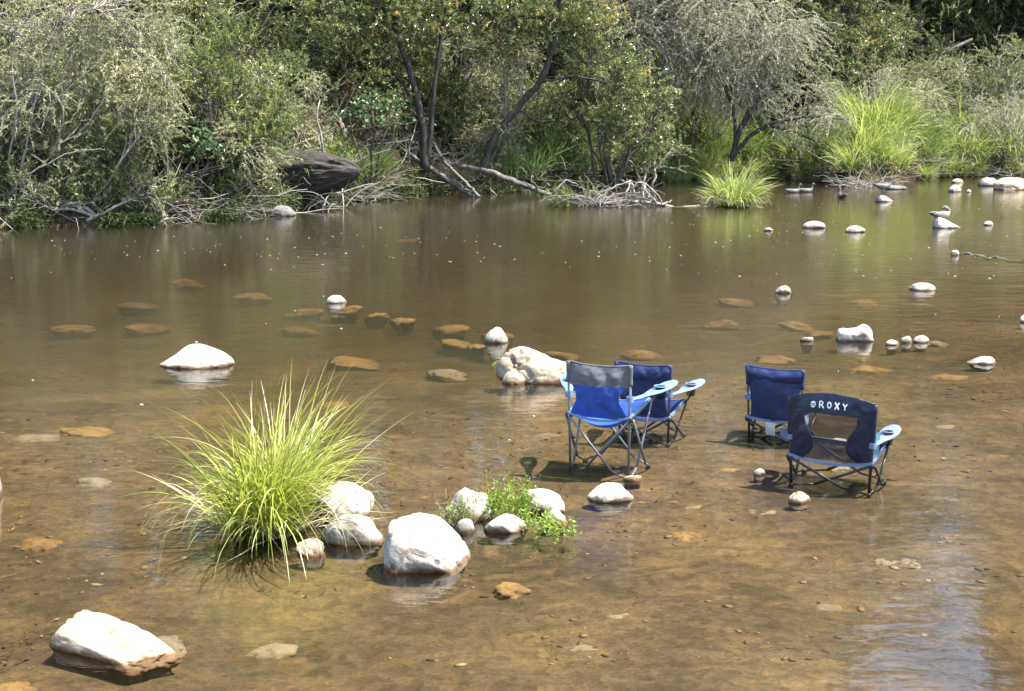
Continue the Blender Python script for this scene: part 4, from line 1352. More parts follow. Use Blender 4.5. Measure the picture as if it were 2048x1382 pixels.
# ---- stuff over the slope: litter, sticks and low leaves
rng = np.random.RandomState(41)
n = 60000
x = rng.uniform(-17, 22, n)
t = rng.exponential(4.0, n) + .2
y = shore(x) + t
z = bank_z(x, y) + 0.02
mb = MB()
leaves(mb, np.stack([x, y, z], -1), rng.randn(n, 3) * (1, 1, .35), .08 + .1 * rng.rand(n), .03 + .02 * rng.rand(n), rng, rng.rand(n), 'tri')
tag(mb.build('leaf_litter', M['litter']), kind='stuff')
n = 70000
x = rng.uniform(-17, 22, n)
t = rng.exponential(3.5, n) + .15
y = shore(x) + t
den = fbm(np.stack([x * .6, y * .6, y * 0], -1), 61, 3)
keep = den > -0.05
x, y, t = x[keep], y[keep], t[keep]
z = bank_z(x, y) + rng.rand(len(x)) ** 1.5 * 0.5
mb = MB()
leaves(mb, np.stack([x, y, z], -1), rng.randn(len(x), 3) * (1, 1, .6) + (0, 0, .6), .09 + .12 * rng.rand(len(x)), .022 + .02 * rng.rand(len(x)), rng, rng.rand(len(x)), 'tri')
tag(mb.build('ground_cover', M['olive']), kind='stuff')
n = 1500
x = rng.uniform(-16, 20, n)
y = shore(x) + rng.exponential(2.5, n) + .05
p0 = np.stack([x, y, bank_z(x, y) + .05], -1)
d = norm(rng.randn(n, 3) * (1, .7, .5) + (0, 0, .25))
tt = np.linspace(0, 1, 5)
P = p0[:, None] + d[:, None] * (rng.uniform(.4, 1.8, n)[:, None] * tt)[..., None] + np.cumsum(rng.randn(n, 5, 3), 1) * .05
mb = MB()
tubes_batch(mb, P, np.outer(.006 + .016 * rng.rand(n) ** 2, np.array((1.2, 1, .9, .7, .4))), 4)
tag(mb.build('fallen_sticks', M['twig']), kind='stuff')


# low leafy twigs trailing over the undercut edge
n = 26000
x = np.concatenate([rng.uniform(-13, -2.5, n // 2), rng.uniform(-13, 20, n // 2)])
y = shore(x) + rng.uniform(-.25, .5, n)
clump = fbm(np.stack([x * 1.2, y * 0, y * 0], -1), 77, 3)
keep = clump > -.15
x, y, clump = x[keep], y[keep], clump[keep]
z = np.maximum(bank_z(x, y), .02) + rng.rand(len(x)) ** 1.3 * (.25 + .6 * np.maximum(clump, 0))
mb = MB()
leaves(mb, np.stack([x, y, z], -1), rng.randn(len(x), 3) * (1, 1, .7) + (0, -.5, -.2), .08 + .14 * rng.rand(len(x)), .018 + .014 * rng.rand(len(x)), rng, rng.rand(len(x)), 'tri')
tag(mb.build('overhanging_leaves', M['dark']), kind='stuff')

# ---- logs and dead wood
def log(name, label, pts, rad, mat, seed, stubs=0, cat='log', sides=12):
    """pts: (px,py,Y)"""
    rng = np.random.RandomState(seed)
    W_ = np.array([atY(*p) for p in pts])
    k = np.linspace(0, len(W_) - 1, 8 * (len(W_) - 1) + 1)
    P = np.stack([np.interp(k, np.arange(len(W_)), W_[:, i]) for i in range(3)], -1)
    for _ in range(3):
        P[1:-1] = (P[:-2] + 2 * P[1:-1] + P[2:]) / 4
    P[1:-1] += rng.randn(len(P) - 2, 3) * .015
    R = np.interp(k, np.linspace(0, len(W_) - 1, len(rad)), rad)
    c = P[-1].copy()
    root = empty(name, c)
    mb = MB()
    an = np.arange(sides)
    jit = 1 + 0.14 * vnoise(np.stack(np.broadcast_arrays(np.cos(an * 2 * pi / sides)[None] * 1.5, np.sin(an * 2 * pi / sides)[None] * 1.5, k[:, None] * 1.2), -1), seed)
    mb.tube(P - c, R, sides, jitter=jit)
    mb.build('trunk', M[mat], root)
    for s in range(stubs):
        i = rng.randint(2, len(P) - 4)
        d = norm(rng.randn(3) * (1, .6, .6) + (0, -.2, .9))
        L = rng.uniform(.25, .7)
        m2 = MB()
        m2.tube(wander(rng, P[i] - c, P[i] - c + d * L, 5, .15), np.linspace(R[i] * .4, R[i] * .12, 5), 6)
        m2.build('branch_stub', M[mat], root)
    return tag(root, label, cat)


log('fallen_log', 'left of two fallen logs sliding down the bank into the river', [(790, 288, 43.0), (850, 330, 42.2), (905, 365, 41.6), (945, 392, 41.0)], [.05, .075, .085, .075], 'logbark', 3, 3)
log('fallen_log', 'longer right hand fallen log slanting across the bank to the dead branches', [(835, 303, 43.2), (900, 328, 42.6), (985, 345, 42.2), (1050, 372, 41.8), (1120, 398, 40.9)], [.05, .07, .08, .085, .075], 'logbark', 4, 4)
log('fallen_branch', 'thin dead pole crossing behind the left fallen log', [(865, 285, 42.4), (895, 330, 41.8), (930, 365, 41.2), (958, 392, 40.8)], [.035, .045, .05, .045], 'logbark', 5, 2, 'branch', 8)
log('fallen_branch', 'crooked dead branch lying on the bank above the fallen logs', [(765, 245, 43.6), (815, 250, 43.2), (850, 236, 43.0), (872, 250, 42.8)], [.02, .035, .04, .03], 'dead', 6, 3, 'branch', 8)
log('fallen_branch', 'dead stick poking from the water beside the dark fallen log', [(690, 320, 38.9), (672, 360, 38.3), (668, 400, 37.8)], [.02, .03, .035], 'logbark', 7, 2, 'branch', 8)
log('fallen_branch', 'splintered grey stump of a branch on the shaded bank', [(672, 228, 40.4), (686, 255, 40.0), (692, 280, 39.8)], [.05, .07, .06], 'logbark', 8, 4, 'branch', 8)
log('sunken_branch', 'pale dead branch lying at the surface near the right edge', [(x_, y_, float(at(x_, y_, -.02)[1])) for x_, y_ in ((1905, 506), (1960, 513), (2010, 519), (2060, 523))], [.02, .03, .03, .02], 'logbark', 9, 0, 'branch', 8)

# big dark fibrous log lying at the water's edge
c0 = atY(578, 352, 37.6)
root = empty('fallen_log', (c0[0], c0[1], 0))
ns, na = 60, 90
u = np.linspace(0, 1, ns)
th = np.linspace(0, 2 * pi, na, endpoint=False)
U, T = np.meshgrid(u, th, indexing='ij')
ctr = np.stack([np.interp(u, [0, .3, .75, 1], [-2.2, -.9, .9, 1.85]), np.interp(u, [0, 1], [.5, -.25]), np.interp(u, [0, .4, .8, 1], [.5, .72, .88, .96])], -1)
R = np.interp(u, [0, .25, .5, .72, .88, .96, 1], [.70, .82, .84, .68, .46, .28, .10])[:, None]
T2 = T + .5 * fbm(np.stack([np.cos(T), np.sin(T), U * 4], -1), 31, 3)
grv = vnoise(np.stack([np.cos(T2) * 9, np.sin(T2) * 9, U * 6], -1), 3) * .10 + vnoise(np.stack([np.cos(T2) * 20, np.sin(T2) * 20, U * 9], -1), 5) * .16
lump = fbm(np.stack([np.cos(T) * 1.2, np.sin(T) * 1.2, U * 3], -1), 8, 3) * .26
R = R * (1 + grv + lump)
V = ctr[:, None, :] + np.stack([np.zeros_like(R) + .12 * np.cos(T) * R, np.cos(T) * R, np.sin(T) * R * .88], -1)
idx = np.arange(ns * na).reshape(ns, na)
ix2 = np.roll(idx, -1, 1)
q = np.stack([idx[:-1], ix2[:-1], ix2[1:], idx[1:]], -1).reshape(-1, 4)
mb = MB()
mb.add(V.reshape(-1, 3), q)
mb.f.append(np.stack([np.full(na - 2, idx[-1, 0]), idx[-1, 1:-1], idx[-1, 2:]], -1))
mb.f.append(np.stack([np.full(na - 2, idx[0, 0]), idx[0, 2:], idx[0, 1:-1]], -1))
mb.build('trunk', M['log_fibre'], root)
mb = MB()
mb.tube([(-.25, .1, 1.35), (-.12, .05, 1.68), (.05, .0, 1.86), (.18, 0, 1.90)], [.2, .14, .08, .03], 8)
mb.build('branch_stub', M['log_fibre'], root)
tag(root, 'massive dark fibrous log lying at the water edge right of the bottlebrush', 'log')


def brush_pile(name, label, pts_box, n, seed, rad, mat='dead', Lr=(.5, 1.6), extra=None, cat='driftwood', arch=.5):
    rng = np.random.RandomState(seed)
    x0, x1, py = pts_box
    c = at((x0 + x1) / 2, py)
    s = scale_at(c)
    root = empty(name, (c[0], c[1], 0))
    mb = MB()
    hw = (x1 - x0) / 2 / s
    P = []
    R = []
    for k in range(n):
        a = np.array((rng.uniform(-hw, hw), rng.uniform(-.5, .6), rng.uniform(-.05, .15)))
        L = rng.uniform(*Lr)
        d = norm(np.array((rng.randn(), rng.randn() * .5, rng.uniform(-.1, .5))))
        t = np.linspace(0, 1, 7)[:, None]
        p = a + d * L * t + np.array((0, 0, 1)) * arch * L * t * (1 - t) * rng.uniform(.2, 1.5) + np.cumsum(rng.randn(7, 3), 0) * .03
        p[:, 2] = np.maximum(p[:, 2], -.12)
        P.append(p)
        R.append(np.linspace(1, .35, 7) * rad * rng.uniform(.4, 1.2))
    tubes_batch(mb, np.array(P), np.array(R), 5)
    tag(mb.build('sticks', M[mat], root), kind='stuff')
    if extra:
        extra(root, c, s)
    return tag(root, label, cat)


def deadbranch(root, c, s):
    m2 = MB()
    rg3 = np.random.RandomState(2)
    X = lambda px, py, dy=0.0: atY(px, py, c[1] + dy) - np.array((c[0], c[1], 0))
    for pl, r in (([(1400, 412), (1352, 416), (1318, 408), (1250, 402), (1180, 412)], .055),):
        m2.tube(np.array([X(*q) for q in pl]), np.linspace(.035, r, len(pl)), 8)
    for pl in ([(1330, 412), (1312, 385), (1290, 366), (1262, 362)], [(1318, 408), (1296, 392), (1282, 362), (1268, 372)], [(1262, 362), (1252, 390), (1242, 418)], [(1262, 362), (1225, 376), (1180, 390)], [(1290, 366), (1286, 395), (1275, 416)],
               [(1262, 364), (1274, 395), (1283, 418)], [(1296, 392), (1310, 402), (1312, 418)], [(1372, 414), (1376, 424)], [(1325, 408), (1345, 400)], [(1105, 388), (1133, 358), (1158, 370)], [(1252, 388), (1280, 384)], [(1290, 366), (1302, 398), (1296, 418)]):
        q = np.array([X(*p_, rg3.uniform(-.3, .3)) for p_ in pl])
        k = np.linspace(0, len(q) - 1, 9)
        q = np.stack([np.interp(k, np.arange(len(q)), q[:, i]) for i in range(3)], -1) + rg3.randn(9, 3) * .015
        m2.tube(q, np.linspace(.028, .012, 9), 6)
    m2.build('branch', M['dead'], root)
    shrub_parts(root, X(1180, 415), [(X(1120, 405), .32), (X(1150, 398), .32), (X(1168, 392), .28), (X(1100, 412), .22)], 'bottle', 44, stem_r=.015, names=('twig', 'sprig_twigs', 'green_sprig'))


brush_pile('driftwood_branch', 'bleached dead branch with a green sprig lying in the water before the far bank', (1165, 1255, 412), 90, 51, .014, extra=deadbranch, Lr=(.4, 1.2))
brush_pile('driftwood_pile', 'grey tangle of drift sticks at the water edge under the tea tree', (0, 180, 446), 75, 52, .013, mat='dead')
brush_pile('driftwood_pile', 'tangle of grey drift sticks at the water edge under the low shrubs', (180, 400, 444), 85, 53, .014, mat='dead')
brush_pile('driftwood_pile', 'drift twigs at the water edge below the bottlebrush', (400, 530, 436), 50, 54, .012, mat='dead')
brush_pile('driftwood_pile', 'thin dead sticks leaning against the front of the dark fallen log', (570, 690, 418), 45, 58, .012, mat='dead', Lr=(.6, 1.9), arch=.9)
brush_pile('driftwood_pile', 'small pale heap of drift twigs in the water right of the dark log', (680, 765, 402), 60, 55, .012)
brush_pile('driftwood_pile', 'fan of bleached drooping roots below the bright grass clumps', (1680, 1770, 374), 70, 56, .013, Lr=(.4, 1.0))
brush_pile('driftwood_pile', 'thin drift sticks at the far right water edge', (1990, 2040, 352), 30, 57, .012)

# ---- weeds among the boulders
def weed(label, px, py, n, hw, hh, seed, dry=False):
    rng = np.random.RandomState(seed)
    c = at(px, py)
    root = empty('weed_clump', (c[0], c[1], 0))
    st, lf = MB(), MB()
    a = np.stack([rng.uniform(-hw, hw, n), rng.uniform(-hw * .6, hw * .6, n), rng.uniform(.0, .08, n)], -1)
    d = norm(np.stack([rng.randn(n) * .55, rng.randn(n) * .55, np.full(n, 1.0)], -1))
    L = hh * rng.uniform(.35, 1.1, n)
    t = np.linspace(0, 1, 5)
    P = a[:, None] + d[:, None] * (L[:, None] * t)[..., None] + np.cumsum(rng.randn(n, 5, 3), 1) * .008
    tubes_batch(st, P, np.outer(np.full(n, .0022), np.array((1.2, 1.1, 1, .8, .5))), 3)
    tag(st.build('stems', M['straw' if dry else 'weed'], root), kind='stuff')
    m_ = 4 if dry else 10
    tt = rng.rand(n, m_) * 3.999
    i0 = tt.astype(int)
    fr = (tt - i0)[..., None]
    ar = np.arange(n)[:, None]
    bp = P[ar, i0] * (1 - fr) + P[ar, i0 + 1] * fr
    ld = norm(rng.randn(n, m_, 3) + (0, 0, .4))
    K = n * m_
    leaves(lf, bp.reshape(K, 3), ld.reshape(K, 3), rng.uniform(.02, .05, K), .008 + .005 * rng.rand(K), rng, rng.rand(K), 'quad', .1)
    tag(lf.build('leaves', M['weed'], root), kind='stuff')
    return tag(root, label, 'weed')


weed('bright green leafy weeds growing between the lumpy boulder and the rounded white one', 1010, 1032, 95, .19, .30, 71)
weed('thin weeds trailing in the water in front of the low pale stone', 1078, 1062, 36, .14, .12, 72)
weed('sparse dry weeds rooted on the lumpy grey white boulder', 915, 1050, 70, .13, .22, 73, True)
weed('few green shoots standing in the water right of the weed patch', 1120, 1078, 26, .14, .14, 74)
weed('little green tuft on the left end of the craggy boulder', 1003, 752, 40, .07, .14, 75)
# ------------------------------------------------------------------ folding chairs
def coat(name, col, trans, rough=0.55, var=0.1):
    m, nt, out = new_mat(name)
    tc = N(nt, 'ShaderNodeTexCoord')
    n1 = noise_tex(nt, tc.outputs['Object'], 7, 5, 0.6)
    lo = tuple(c * (1 - var) for c in col)
    hi = tuple(c * (1 + var) for c in col)
    r = ramp(nt, n1.outputs['Fac'], [(0.3, lo), (0.7, hi)])
    p = N(nt, 'ShaderNodeBsdfPrincipled', Roughness=rough)
    p.inputs['Specular IOR Level'].default_value = 0.4
    nt.links.new(r.outputs[0], p.inputs['Base Color'])
    b = N(nt, 'ShaderNodeBump', Strength=0.35, Distance=0.012)
    n2 = noise_tex(nt, mapping(nt, tc.outputs['Object'], (9, 9, 14)), 1.0, 4, 0.6, 1.2)
    nt.links.new(n2.outputs['Fac'], b.inputs['Height'])
    nt.links.new(b.outputs[0], p.inputs['Normal'])
    t = N(nt, 'ShaderNodeBsdfTranslucent')
    nt.links.new(r.outputs[0], t.inputs['Color'])
    mx = N(nt, 'ShaderNodeMixShader')
    mx.inputs[0].default_value = trans
    nt.links.new(p.outputs[0], mx.inputs[1])
    nt.links.new(t.outputs[0], mx.inputs[2])
    nt.links.new(mx.outputs[0], out.inputs['Surface'])
    return m


def net_mat(name, col, open_):
    m, nt, out = new_mat(name)
    p = N(nt, 'ShaderNodeBsdfPrincipled', Roughness=0.8)
    p.inputs['Specular IOR Level'].default_value = 0.05
    p.inputs['Base Color'].default_value = (*col, 1)
    t = N(nt, 'ShaderNodeBsdfTransparent')
    mx = N(nt, 'ShaderNodeMixShader')
    mx.inputs[0].default_value = open_
    nt.links.new(p.outputs[0], mx.inputs[1])
    nt.links.new(t.outputs[0], mx.inputs[2])
    nt.links.new(mx.outputs[0], out.inputs['Surface'])
    return m


M['blue'] = coat('royal_blue_cloth', (0.042, 0.12, 0.42), 0.5)
M['lightblue'] = coat('light_blue_cloth', (0.17, 0.29, 0.43), 0.3)
M['paleblue'] = coat('pale_blue_cloth', (0.17, 0.225, 0.36), 0.3)
M['greycloth'] = coat('grey_cloth', (0.095, 0.092, 0.10), 0.12)
M['navy'] = coat('navy_cloth', (0.019, 0.031, 0.098), 0.22, 0.42)
M['dknavy'] = coat('dark_navy_cloth', (0.0045, 0.008, 0.027), 0.05, 0.4)
M['teal'] = coat('teal_print_cloth', (0.04, 0.14, 0.24), 0.2, 0.5, 0.7)
M['net'] = net_mat('grey_net', (0.018, 0.018, 0.022), 0.60)
M['blacknet'] = net_mat('black_net', (0.012, 0.012, 0.014), 0.45)
M['steel'] = plain_mat('grey_powder_coat', (0.13, 0.137, 0.155), 0.38, 0.3, 0.1)
M['blackmetal'] = plain_mat('black_powder_coat', (0.018, 0.018, 0.020), 0.35, 0.2, 0.2)
M['plastic'] = plain_mat('black_plastic', (0.02, 0.02, 0.022), 0.4)
M['white'] = plain_mat('white_print', (0.8, 0.8, 0.8), 0.6, 0, 0.03)
M['tagcloth'] = coat('white_tag', (0.6, 0.6, 0.58), 0.3)


def wr(P, amp, seed, sc=9.0):
    """wrinkles: push a cloth grid along y"""
    Q = P.copy()
    Q[..., 1] += fbm(P * (sc, sc, sc * 0.7), seed, 4) * amp
    return Q


def interp_rows(z, zs, vals):
    return np.interp(z, zs, vals)


def chair(label, RL, RR, P):
    """RL, RR: photo pixels where the rear posts meet the water; P: sizes and materials"""
    a, b = at(*RL), at(*RR)
    mid = (a + b) / 2
    yaw = math.atan2(b[1] - a[1], b[0] - a[0]) + P.get('turn', 0.0)
    W = np.linalg.norm(b - a) / 2
    zb = float(bed_z(mid[0], mid[1]))
    root = empty('folding_chair', (mid[0], mid[1], 0), yaw)
    g0 = zb + 0.005                      # feet stand on the bed
    D = P['depth']
    Wf = W + P.get('front_wider', 0.02)
    zs, zt, za = P['seat'], P['top'], P['arm']
    lean, flare = P.get('lean', .06), P.get('flare', .02)
    met = M[P['metal']]
    rt = P.get('tube', .0105)
    sg = P.get('seed', 1)

    def post(s, z):
        f = (z - g0) / (zt - g0)
        return np.array((s * (W + flare * f), -lean * f, z))
    # rear posts, from the bed up to the top of the back
    for s in (-1, 1):
        mb = MB()
        mb.tube([post(s, g0), post(s, zs), post(s, zt - .01)], rt * 1.1, 10)
        mb.build('rear_post', met, root)
    fa = [np.array((s * (Wf + P['splay']), D + P.get('arm_fwd', .06), za + P.get('arm_rise', .05))) for s in (-1, 1)]
    fc = [np.array((s * (Wf + .01), D, zs + P.get('seat_rise', .05))) for s in (-1, 1)]
    for i, s in enumerate((-1, 1)):
        mb = MB()
        mb.tube([fc[i] + (0, 0, -.03), fc[i] * .5 + fa[i] * .5, fa[i] + (0, -.03, -.012)], rt * .9, 8)
        mb.build('arm_post', met, root)
    # feet
    ft = {}
    for s in (-1, 1):
        ft[('r', s)] = np.array((s * W, 0.0, g0))
        ft[('f', s)] = np.array((s * Wf, D, g0))
    for k, p in ft.items():
        mb = MB()
        mb.box(p + (0, 0, .020), (.034, .034, .040))
        mb.tube([p + (0, 0, .0), p + (0, 0, .010)], .022, 10)
        mb.build('foot', M['plastic'], root)
    # crossed legs on every side: down from one corner, then a flat link into the opposite foot
    top = {('r', -1): post(-1, zs - .02), ('r', 1): post(1, zs - .02), ('f', -1): fc[0], ('f', 1): fc[1]}
    sides = [(('r', -1), ('r', 1), (0, -1)), (('f', -1), ('f', 1), (0, 1)), (('r', -1), ('f', -1), (-1, 0)), (('r', 1), ('f', 1), (1, 0))]
    for A, B, nrm in sides:
        for q, (u, w) in enumerate(((A, B), (B, A))):
            off = np.array((nrm[0], nrm[1], 0)) * (.014 if q else .032)
            T, G = top[u], ft[w]
            dirn = norm(ft[w] - ft[u])
            elbow = G - dirn * P.get('link', .13) + (0, 0, P.get('elbow', .075))
            e2 = G + (0, 0, .03)
            mb = MB()
            mb.tube([T + off, (T + elbow) / 2 + off, elbow + off], rt, 8)
            mb.tube([elbow + off, (elbow + e2) / 2 + off, e2 + off * .6], rt * .75, 8)
            mb.build('cross_leg', met, root)
            m2 = MB()
            c = (T * .45 + elbow * .55) + off
            m2.tube([c - off * .9, c + off * .5], .009, 8)
            m2.build('pivot', M['plastic'], root)
    for s in (-1, 1):
        mb = MB()
        p = post(s, zs - .015)
        mb.box(p, (.05, .045, .05))
        mb.build('corner_bracket', M['plastic'], root)
    # seat: slung between the four corners
    nu, nv = 25, 21
    u = np.linspace(-1, 1, nu)[:, None]
    v = np.linspace(0, 1, nv)[None, :]
    hw = (W + flare * .5) * (1 - v) + Wf * v
    X = u * hw
    Y = v * D + (1 - v) * (post(1, zs)[1] + .01)
    sag = P.get('sag', .09) * (1 - u ** 2) * (0.35 + np.sin(pi * np.clip(v * .9 + .12, 0, 1)))
    Z = zs + v * P.get('seat_rise', .05) - sag
    S = np.stack(np.broadcast_arrays(X, Y, Z), -1)
    S[..., 2] += fbm(S * 8, sg, 3) * .006
    mb = MB()
    mb.sheet(S, .006)
    mb.build('seat', M[P['seat_mat']], root)
    # front hem and rear hem, light piping
    for nm, pts in (('front_hem', S[:, -1]), ('rear_hem', None), ('side_hem', S[0, :]), ('side_hem', S[-1, :])):
        if pts is None:
            uu = np.linspace(-1.04, 1.04, 25)
            pts = np.stack([uu * (W + flare * .5), np.full(25, post(1, zs)[1] - .02), zs - .05 * (1 - uu ** 2) * P.get('hem_sag', 1.0)], -1)
        mb = MB()
        if nm == 'front_hem':
            Q = np.stack([pts + (0, .006, .012), pts + (0, .012, -.035)], 1)
        elif nm == 'rear_hem':
            Q = np.stack([pts + (0, 0, .016), pts + (0, -.004, -.008)], 1)
        else:
            Q = np.stack([pts + (0, 0, .014), pts + (0, 0, -.020)], 1)
        mb.sheet(Q, .010)
        mb.build(nm, M[P['trim_mat']], root)
    # back cloth; width follows a profile given as fractions of the post half width
    prof = P['profile']           # list of (height fraction from seat to top, width fraction)

    def back(uf, zf):
        """uf -1..1 across, zf 0 at seat .. 1 at top"""
        uf, zf = np.broadcast_arrays(np.asarray(uf, float), np.asarray(zf, float))
        z = zs + (zt - zs) * zf
        f = (z - g0) / (zt - g0)
        hw = W + flare * f
        bul = P.get('bulge', .07) * (1 - uf ** 2) * (0.25 + 0.75 * np.sin(pi * np.clip(1 - zf, 0, 1)) ** .8)
        yb = -lean * f - bul - .004
        zz = z - P.get('droop', .018) * (1 - uf ** 2) * sstep(zf, .6, 1)
        return np.stack([uf * hw, yb, zz], -1)
    P_info = dict(root=root, back=back, W=W, zs=zs, zt=zt)
    for bd in P['bands']:
        z0, z1 = bd['z']
        zf = np.linspace(z1, z0, 22)[None, :]
        uf = np.linspace(-1, 1, 31)[:, None]
        if 'u' in bd:
            lo = np.array([bd['u'][0](q) for q in zf[0]])[None, :]
            hi = np.array([bd['u'][1](q) for q in zf[0]])[None, :]
            uf = lo + (hi - lo) * (uf * .5 + .5)
        else:
            uf = uf * np.interp(zf, [q[0] for q in prof], [q[1] for q in prof])
        G = back(uf, zf)
        G = wr(G, bd.get('wr', .012) * 1.5, sg + int(z0 * 50), 13)
        G[..., 1] -= bd.get('puff', 0) * np.sin(np.linspace(0, pi, 22))[None, :]
        mb = MB()
        mb.sheet(G, bd.get('th', .006))
        o = mb.build(bd['name'], M[bd['mat']], root)
        if bd.get('hem'):
            m2 = MB()
            k = 1.0
            pts = G[:, 0] + (0, 0, .004)
            m2.tube(pts, .009, 6)
            m2.build('hem', M[bd['hem']], o)
    # sleeves round the posts
    for s in (-1, 1):
        mb = MB()
        z0 = P['sleeve']
        zz = np.linspace(zs + (zt - zs) * z0, zt + .004, 9)
        mb.tube(np.array([post(s, q) for q in zz]), rt * 1.9 * (1 + .15 * np.random.RandomState(sg).randn(9) * .5), 10)
        mb.build('post_sleeve', M[P['sleeve_mat']], root)
    # arms
    for i, s in enumerate((-1, 1)):
        r0 = post(s, za)
        f0 = fa[i]
        n = 22
        t = np.linspace(0, 1, n)
        ctr = r0 + (f0 - r0) * t[:, None]
        ctr[:, 2] -= .02 * np.sin(pi * t)
        dr = norm((f0 - r0) * (1, 1, 0))
        sd = np.array((dr[1], -dr[0], 0)) * s
        wd = np.interp(t, [0, .12, .35, .55, .75, .92, 1], P.get('armw', [.022, .026, .034, .068, .082, .070, .035]))
        # cloth with a round opening for the cup: two rails around a hole
        tc_, rc = .66, .047
        L = np.linalg.norm(f0 - r0)
        dx = (t - tc_) * L
        hole = np.sqrt(np.maximum(rc ** 2 - dx ** 2, 0))
        shift = sd[None, :] * P.get('arm_shift', .0)
        mb = MB()
        has_cup = s in P['cups']
        for sgn in (-1, 1):
            inner = ctr + shift + sd * (hole * sgn if has_cup else 0 * hole)[:, None]
            outer = ctr + shift + sd * (np.maximum(wd, (hole + .016 if has_cup else hole)) * sgn)[:, None] * 1.0
            g = np.stack([inner, (inner + outer) / 2, outer], 1)
            g[:, 2, 2] -= .008
            mb.sheet(g if sgn > 0 else g[:, ::-1], .008)
        arm = mb.build('armrest', M[P['arm_mat']], root)
        m2 = MB()
        tt = np.linspace(0, 2 * pi, 13)
        loop = r0 + np.stack([np.cos(tt) * .032, np.sin(tt) * .032, np.zeros(13)], -1)
        Q = np.stack([loop + (0, 0, .022), loop + (0, 0, -.024)], 1)
        m2.sheet(Q, .005)
        m2.build('arm_loop', M[P['arm_mat']], arm)
        if has_cup:
            cc = r0 + (f0 - r0) * tc_ + sd * P.get('arm_shift', 0)
            m3 = MB()
            m3.tube([cc + (0, 0, .002), cc + (0, 0, -.05), cc + (0, 0, -.11)], [rc * 1.03, rc * 1.0, rc * .85], 16, cap=False)
            k = np.arange(16) * 2 * pi / 16
            m3.add(np.concatenate([cc + np.stack([np.cos(k) * rc * .85, np.sin(k) * rc * .85, np.full(16, -.11)], -1), [cc + (0, 0, -.112)]]), [(j, (j + 1) % 16, 16) for j in range(16)])
            m3.build('cup_holder', M['blacknet'], arm)
            m4 = MB()
            k = np.linspace(0, 2 * pi, 25)
            m4.tube(cc + np.stack([np.cos(k) * (rc + .003), np.sin(k) * (rc + .003), np.full(25, .004)], -1), .005, 6, cap=False)
            m4.build('cup_ring', M[P['arm_mat']], arm)
    tag(root, label, 'camping chair', 'folding camping chairs standing in the shallow water')
    return P_info


ch1 = chair('tall folding chair with grey headband and royal blue back on grey legs', (1141, 934), (1257, 947), dict(
    depth=.46, seat=.50, top=.955, arm=.665, splay=.20, arm_fwd=.10, arm_rise=.07, seat_rise=.07, lean=.03, flare=.015, metal='steel', tube=.0110, seed=3, link=.15, elbow=.10, front_wider=.03,
    seat_mat='blue', trim_mat='lightblue', arm_mat='lightblue', cups=(1, -1), sag=.13, bulge=.09, droop=.02,
    profile=[(0, .93), (.10, .86), (.28, .70), (.42, .70), (.56, .88), (.62, 1), (1, 1)], sleeve=.62, sleeve_mat='greycloth',
    bands=[dict(name='back_panel', z=(-.05, .60), mat='blue', wr=.02), dict(name='headband', z=(.575, 1.0), mat='greycloth', wr=.022, th=.010, hem='greycloth')]))
ch2 = chair('low navy folding chair half hidden behind the tall chair', (1241, 872), (1336, 882), dict(
    depth=.44, seat=.235, top=.735, arm=.46, splay=.14, arm_fwd=.08, arm_rise=.05, seat_rise=.07, lean=.07, flare=.03, metal='blackmetal', seed=5, link=.12, elbow=.05,
    seat_mat='navy', trim_mat='paleblue', arm_mat='paleblue', cups=(1,), sag=.06, bulge=.05,
    profile=[(0, .97), (.15, .92), (.35, .86), (.55, .93), (.65, 1), (1, 1)], sleeve=.6, sleeve_mat='navy',
    bands=[dict(name='back_panel', z=(-.03, .74), mat='navy', wr=.016), dict(name='headband', z=(.70, 1.0), mat='navy', wr=.02, th=.012, puff=.02, hem='navy')]))
ch3 = chair('low navy folding chair with a white tag hanging under the seat', (1499, 873), (1600, 885), dict(
    depth=.44, seat=.20, top=.70, arm=.40, splay=.02, arm_fwd=.02, arm_rise=-.03, seat_rise=.06, lean=.06, flare=.02, metal='blackmetal', seed=8, link=.12, elbow=.05,
    seat_mat='navy', trim_mat='paleblue', arm_mat='paleblue', cups=(1,), sag=.04, bulge=.05, hem_sag=.4,
    profile=[(0, .95), (.10, .90), (.28, .86), (.45, .90), (.60, .94), (.70, 1), (1, 1)], sleeve=.65, sleeve_mat='navy',
    bands=[dict(name='back_panel', z=(-.03, .80), mat='navy', wr=.012), dict(name='headband', z=(.76, 1.0), mat='navy', wr=.018, th=.014, puff=.025, hem='navy')]))
mb = MB()
uu = np.linspace(-.045, .045, 7)[:, None]
vv = np.linspace(0, .125, 7)[None, :]
G = np.stack(np.broadcast_arrays(uu - .02, -.075 - .01 * np.sin(vv * 30) + 0 * uu, .18 - vv), -1)
mb.sheet(G, .002)
mb.build('care_tag', M['tagcloth'], ch3['root'])

